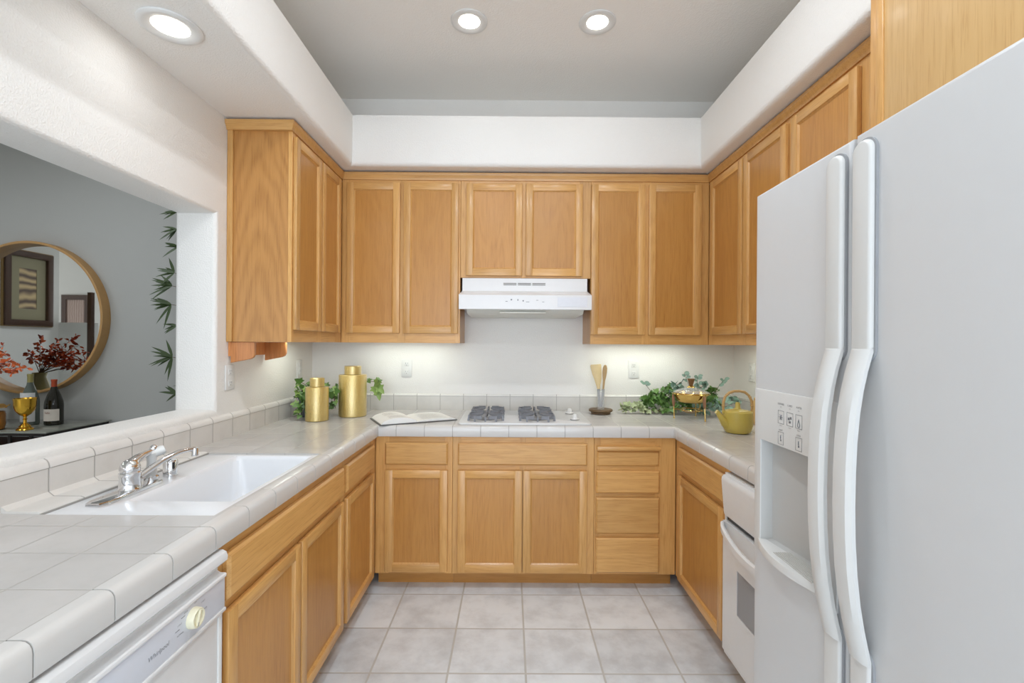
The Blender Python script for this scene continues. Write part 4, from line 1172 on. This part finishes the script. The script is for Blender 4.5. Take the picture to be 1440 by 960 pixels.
under('slim light hidden under the left wall cabinet', 6.5, -20, 3, 14, UNDER_W * .8)

# ------------------------------------------------------------------ living room
MIRX, MIRZ, MR = -91.9, 60.9, 23.0
RY = Matrix.Rotation(math.radians(90), 3, 'X')     # local z -> -y
mr = thing('round_mirror', 'large round mirror in a deep light wood hoop on the grey wall', 'mirror', (MIRX, 15.5, MIRZ - MR))
hoopm = simple('light ash wood', (184, 142, 88), .45, var=.18, scale=14)
obj('frame', MB().lathe([(MR - .75, .02), (MR, .02), (MR, 2.9), (MR - .12, 3.0), (MR - .62, 3.0), (MR - .75, 2.9), (MR - .75, .02)], (MIRX, 17, MIRZ), 96, RY), hoopm, mr)
mg = NT('mirror silver'); mg.set(Base_Color=(.93, .94, .94, 1), Metallic=1.0, Roughness=.015)
mg.bump(mg.noise(mg.objco(), 2.0, 1.0), 0.004)
obj('glass', MB().lathe([(0, .5), (MR - .8, .5), (MR - .8, .1), (0, .1)], (MIRX, 17, MIRZ), 96, RY), mg.mat, mr, ang=20)

tb = thing('console_table', 'dark metal console table with a glass top under the round mirror', 'table', (-92, 6.5, 0))
TX0, TX1, TY0, TY1 = -116, -67.6, -4.2, 16.2
tg = NT('tinted table glass'); tg.set(Base_Color=lin(160, 162, 150), Roughness=.03, IOR=1.7); tg.b.inputs['Transmission Weight'].default_value = .25
obj('glass_top', MB().box((TX0, TY0, 29.65), (TX1, TY1, 30), .06, 2), tg.mat, tb)
DM = simple('dark metal', (38, 30, 26), .4, .3)
apr = MB()
for y in (TY0 + .5, TY1 - 1.1): apr.box((TX0 + .5, y, 28.9), (TX1 - .5, y + .6, 29.6), .05, 1)
for x in (TX0 + .5, TX1 - 1.1): apr.box((x, TY0 + 1.1, 28.9), (x + .6, TY1 - 1.1, 29.6), .05, 1)
obj('apron', apr, DM, tb)
for x in (TX0 + .5, TX1 - 1.4):
    for y in (TY0 + .5, TY1 - 1.4):
        obj('leg', MB().box((x, y, .02), (x + .9, y + .9, 28.9), .06, 1), DM, tb)
for k in range(8):
    x = TX0 + 4 + k * 5.6
    obj('slat', MB().box((x, TY0 + .7, 10), (x + .7, TY0 + 1.3, 28.9), .05, 1), DM, tb)
obj('lower_shelf', MB().box((TX0 + 1.4, TY0 + 1.4, 24.2), (TX1 - 1.4, TY1 - 1.4, 24.9), .05, 1), simple('reddish shelf wood', (120, 62, 38), .45, var=.2), tb)

gb_ = thing('gold_goblet', 'shiny gold goblet standing on the glass table', 'goblet', (-76.4, -1.2, 30))
GLD = simple('polished gold', (226, 176, 66), .14, 1.0, var=.04)
gx, gy = -76.4, -1.0
obj('foot', MB().lathe([(0, 30.02), (1.75, 30.02), (1.8, 30.2), (1.5, 30.6), (1.2, 30.75), (1.25, 31.0), (.8, 31.5), (.4, 31.9), (.35, 32.7), (.55, 32.9), (.35, 33.1), (.4, 33.6)], (gx, gy, 0), 28), GLD, gb_)
cup = MB(); prof_ = [(.4, 33.6), (1.2, 34.2), (1.95, 35.3), (2.25, 36.6), (2.3, 37.8), (2.4, 38.5), (2.3, 38.5), (2.2, 37.8), (2.1, 36.6), (1.8, 35.4), (1.0, 34.4), (0, 34.2)]
cup.lathe(prof_, (gx, gy, 0), 32)
obj('cup', cup, GLD, gb_)

def bottle(label, x, y, k, glassm, capm, labm, labz, h=12.9, r=1.85, extra=None):
    t = thing('wine_bottle', label, 'bottle', (x, y, 30), 'wine bottles on the console table')
    body = [(0, .03), (r * .9, .03), (r, .25), (r, h * .45), (r * .95, h * .52), (r * .7, h * .66), (r * .4, h * .78), (.6, h * .86), (.58, h * .97), (.5, h), (0, h)]
    obj('glass_body', MB().lathe([(a, b + 30) for a, b in body], (x, y, 0), 32), glassm, t)
    obj('foil', MB().lathe([(.64, h * .8 + 30), (.66, h * .82 + 30), (.64, h * .95 + 30), (.7, h * .96 + 30), (.7, h + 30.03), (0, h + 30.05)], (x, y, 0), 24), capm, t)
    n = 20; vs = []
    for z in labz:
        for q in range(n + 1):
            a = math.radians(-165 + 150 * q / n)
            vs.append((x + (r + .03) * math.cos(a), y + (r + .03) * math.sin(a), 30 + z))
    obj('paper_label', MB().add(vs, [(q, q + 1, n + 2 + q, n + 1 + q) for q in range(n)]), labm, t, recalc=False)
    if extra: extra(t, x, y, r)
    return t
DGL = simple('dark green bottle glass', (28, 26, 16), .06)
LABW = simple('cream label paper', (226, 216, 204), .6, var=.08)
def txt_label(t, x, y, r):
    m = MB()
    def Tc(z):
        return lambda a, b, c: (x + (r + .06) * math.sin(a / r), y - (r + .06) * math.cos(a / r), z + b)
    text_mb(m, 'Valle', .75, Tc(33.6), shear=.2)
    m.box((-.8, -.03, 0), (.8, .03, .0), 0, 1, Tc(32.9))
    obj('label_lettering', m, simple('rust ink', (150, 84, 48), .6), t, recalc=False)
bottle('dark wine bottle with a copper red foil and cream label', -76.6, 7.2, 0, DGL, simple('copper red foil', (176, 74, 40), .35, .3), LABW, (1.3, 4.6), 12.9, 2.1, txt_label)
def txt2(t, x, y, r):
    m = MB()
    def Tc(z):
        return lambda a, b, c: (x + (r + .06) * math.sin(a / r), y - (r + .06) * math.cos(a / r), z + b)
    m.box((-1.2, -.06, 0), (.6, .02, 0), 0, 1, Tc(38.5)); m.box((-1.0, -.04, 0), (1.0, .04, 0), 0, 1, Tc(37.9))
    obj('label_lettering', m, INK, t, recalc=False)
bottle('pale label wine bottle with yellow green foil behind the gold goblet', -83.2, 7.0, 0, simple('grey green bottle glass', (96, 104, 96), .1), simple('yellow green foil', (168, 158, 96), .4, .3), simple('pale grey label', (214, 214, 212), .6, var=.04), (1.0, 9.2), 14.4, 2.0, txt2)
vo = thing('candle_jar', 'amber glass candle jar at the left edge of the glass table', 'candle', (-84.2, -1.5, 30))
obj('jar', MB().lathe([(0, 30.02), (1.5, 30.02), (2.0, 30.3), (2.3, 31.6), (2.3, 34.2), (2.1, 34.9), (1.95, 34.9), (2.1, 34.0), (2.1, 31.7), (0, 31.5)], (-84.2, -1.5, 0), 32), simple('amber glaze', (176, 116, 48), .2, var=.25, scale=20), vo)
obj('glass_foot', MB().lathe([(0, 30.0), (1.8, 30.0), (1.9, 30.15), (1.6, 30.4), (0, 30.5)], (-84.2, -1.5, 0), 28), CLEAR, vo)
lf = MB()
lf.leaf((-88.2, -1.5, 35.2), (1, -.05, .22), (0, -.3, 1), 8.2, 4.0, 'oval', .3)
lf.tube([(-81.0, -1.7, 36.2), (-79.6, -1.8, 36.9)], .14, 8)
obj('gold_leaf_dish', lf, simple('dull gold', (196, 158, 84), .3, .8), label='gold leaf shaped dish lying on the amber candle jar', cat='dish')

# red branches in a tall vase, mostly left of the frame
vb = thing('branch_vase', 'tall vase of orange red leafy branches in front of the mirror', 'plant', (-100.0, 6.5, 30))
obj('vase', MB().lathe([(0, 30.03), (2.2, 30.03), (2.8, 31), (3.3, 34), (2.6, 39), (1.6, 42), (1.9, 43.5), (1.7, 43.5), (1.4, 42), (0, 40)], (-100.0, 6.5, 0), 32), simple('olive vase glaze', (142, 132, 76), .35), vb)
bst, blv, bl2 = MB(), MB(), MB()
rr_ = random.Random(4)
ends = [(-80, 4, 48), (-77.5, 2.5, 44.8), (-83, 5, 52.5), (-86, 3, 55.5), (-89, 5, 51), (-88, 2, 47.5), (-84, 6, 46.5), (-91, 4, 54), (-96, 5, 55), (-92, 7, 49), (-81.5, 4, 50.5), (-100, 5, 50), (-86, 4.5, 50), (-74.5, 3.5, 46.3)]
for ex_, ey_, ez_ in ends:
    a = Vector((-100.0, 6.5, 43)); b = Vector((ex_ - 5.5, ey_, ez_)); mid = a.lerp(b, .5) + Vector((0, 0, 2.2))
    pts = [a.lerp(mid, q).lerp(mid.lerp(b, q), q) for q in [k / 8 for k in range(9)]]
    bst.tube([tuple(p) for p in pts], [.13 - .011 * k for k in range(9)], 5)
    for k in range(36):
        q = rr_.uniform(.35, 1) * 8; i = min(int(q), 7)
        p = pts[i].lerp(pts[i + 1], q - i)
        d = Vector((rr_.uniform(-1, 1), rr_.uniform(-1, 1), rr_.uniform(-.6, .9)))
        (blv if rr_.random() < .7 else bl2).leaf(p + d * .3, d, (rr_.uniform(-.5, .5), -1, .4), rr_.uniform(1.0, 1.7), .75, 'oval')
obj('branches', bst, STEM, vb); obj('orange_leaves', blv, simple('orange red leaf', (226, 112, 58), .5, var=.35, scale=30), vb); obj('dark_leaves', bl2, simple('dark red leaf', (164, 72, 48), .5, var=.3, scale=30), vb)

# bamboo beyond the jamb
bm_ = thing('bamboo_plant', 'tall bamboo plant against the grey wall beyond the pass-through', 'plant', (-36, 8, 0))
obj('planter', MB().lathe([(0, .03), (5.2, .03), (5.6, .6), (6.4, 11), (6.8, 11.4), (6.8, 12.2), (6.2, 12.2), (6, 11), (0, 10.8)], (-36, 8, 0), 36), simple('brown planter', (92, 70, 52), .5), bm_)
canes, bl = MB(), MB()
rb = random.Random(21)
for x, y, h in ((-37.5, 8, 96), (-35, 7, 90), (-33.8, 9.6, 84), (-36.8, 10.2, 78), (-34.6, 5.6, 70)):
    pts = [(x + .012 * k * k * (.2 if x < -36 else -.2), y, 11 + (h - 11) * k / 14) for k in range(15)]
    canes.tube(pts, .42, 8)
obj('canes', canes, simple('bamboo cane green', (118, 120, 62), .45, var=.2, scale=15), bm_)
def spray(x, y, z, ds, L=6.0):
    ds = list(ds) + [(-rb.uniform(.5, 1), rb.uniform(-.4, .3), rb.uniform(-.8, .5)) for _ in range(3)]
    for d in ds:
        bl.leaf((x, y, z), d, (.2, -1, .5), L * rb.uniform(.75, 1.1), .8, 'lance', .2)
spray(-43.2, 7, 64.5, [(-1, -.2, .05), (-1, -.1, -.25), (-.8, -.2, .35), (-.55, -.2, -.8), (-1, 0, .55), (-.2, -.2, -1)], 6.5)
spray(-43.0, 7, 69.8, [(-1, -.2, .1), (-1, -.1, -.15), (-.9, 0, .35), (-.7, 0, .75), (-.8, -.1, -.5)], 6.3)
spray(-42.4, 7, 73.5, [(-1, 0, -.1), (-.8, 0, .3), (-.3, 0, .9)], 5.5)
spray(-42.8, 7, 49.5, [(-1, 0, .15), (-1, 0, -.5), (-.5, 0, -1), (-.2, 0, -.9), (-.9, 0, -.2), (-.1, 0, .3)], 6.5)
spray(-41.8, 7, 86, [(-1, 0, -.1), (-.9, 0, .25), (-.5, 0, -.6)], 5)
spray(-41.6, 7, 91, [(-1, 0, -.05), (-.8, 0, -.35)], 5)
spray(-41.3, 7, 81, [(-1, 0, .1), (-.7, 0, -.4)], 4.5)
spray(-41.5, 7, 58.5, [(-1, 0, .2), (-.9, 0, -.5)], 4.0)
spray(-41.5, 7, 39, [(-1, 0, .2), (-.7, 0, .5)], 4.5)
for k in range(90):
    z = rb.uniform(36, 96); a = rb.uniform(0, 6.28)
    bl.leaf((-35.5 + 2 * math.cos(a), 8 + 2 * math.sin(a), z), (math.cos(a) * .9 if math.cos(a) > 0 else math.cos(a) * .5, math.sin(a) * .6, rb.uniform(-.5, .5)), (0, -.5, 1), rb.uniform(3.5, 5.0), .9, 'lance', .2)
bl.v = [(min(x, -8.2), min(y, 16.6), z) for x, y, z in bl.v]
tw = MB()
for z, x in ((64.5, -43.2), (69.8, -43), (73.5, -42.4), (49.5, -42.8), (86, -41.8), (91, -41.6), (81, -41.3), (58.5, -41.5), (39, -41.5)):
    tw.tube([(-37.3, 8, z - 3), (-39.8, 7.4, z - .6), (x, 7, z)], .08, 6)
obj('twigs', tw, STEM, bm_); obj('leaves', bl, BAMB, bm_)

# pictures seen in the mirror
FRM = simple('dark carved frame', (70, 46, 30), .4, var=.3, scale=60); GILT = simple('gilt lip', (150, 122, 76), .4, .4)
pc = thing('framed_picture', 'framed picture of curling shapes reflected large in the round mirror', 'picture', (-188.5, -76.6, 61.2))
TP = lambda a, b, d: (-190 + d, a, b)
PY0, PY1, PZ0, PZ1 = -88.6, -64.8, 61.2, 98.4
obj('frame', MB().grid([PY0, PY0 + 3, PY1 - 3, PY1], [PZ0, PZ0 + 3, PZ1 - 3, PZ1], lambda i, j: i == 1 and j == 1, .05, 2.2, TP), FRM, pc, bevel=(lambda a, b: a[0] > -188 and b[0] > -188, .5, 2))
obj('gilt_edge', MB().grid([PY0 - .4, PY0 + .1, PY1 - .1, PY1 + .4], [PZ0 - .4, PZ0 + .1, PZ1 - .1, PZ1 + .4], lambda i, j: i == 1 and j == 1, .05, 1.2, TP), GILT, pc)
obj('mat_board', MB().grid([PY0 + 3, PY0 + 7.6, PY1 - 7.6, PY1 - 3], [PZ0 + 3, PZ0 + 8.5, PZ1 - 8.5, PZ1 - 3], lambda i, j: i == 1 and j == 1, .1, .7, TP), simple('sage mat board', (142, 136, 108), .7), pc)
art = NT('swirling print')
wv = art.node('ShaderNodeTexWave'); wv.wave_type = 'RINGS'; wv.inputs['Scale'].default_value = 3.0; wv.inputs['Distortion'].default_value = 6.0
art.link(art.objco(), wv.inputs['Vector'])
art.set(Base_Color=art.mix(wv.outputs['Fac'], lin(92, 76, 66), lin(196, 172, 128)), Roughness=.5)
obj('print', MB().box((PY0 + 7.6, PZ0 + 8.5, .1), (PY1 - 7.6, PZ1 - 8.5, .5), 0, 1, TP), art.mat, pc)
ps = thing('framed_picture', 'small dark framed picture above the half wall reflected in the mirror', 'picture', (-213.5, -129, 50))
TQ = lambda a, b, d: (a, -130 + d, b)
obj('frame', MB().grid([-222.5, -219.6, -208.4, -205.5], [46, 49, 79, 82], lambda i, j: i == 1 and j == 1, .05, 1.2, TQ), FRM, ps)
art2 = NT('striped mauve print')
w2 = art2.node('ShaderNodeTexWave'); w2.inputs['Scale'].default_value = 9.0; w2.inputs['Distortion'].default_value = 3.0
art2.link(art2.objco(), w2.inputs['Vector'])
art2.set(Base_Color=art2.mix(w2.outputs['Fac'], lin(150, 126, 118), lin(186, 166, 152)), Roughness=.6)
obj('print', MB().box((-219.6, 49, .05), (-208.4, 79, .6), 0, 1, TQ), art2.mat, ps)
obj('wood_post', MB().box((-174.6, -95.5, .02), (-172.4, -93.3, 80), .1, 1), FRM, label='slim dark wood post at the end of the half wall reflected in the mirror', cat='post')
cur = MB()
n_ = 60; pts = [(-171.5 + 26 * k / n_, -101 + 1.2 * math.sin(k * .9)) for k in range(n_ + 1)]
cur.prism(pts + [(x, y - .25) for x, y in reversed(pts)], .5, 100, 'z')
obj('curtain', cur, simple('white curtain cloth', (236, 238, 242), .8), label='white pleated curtain beside the dark post reflected in the mirror', cat='curtain')
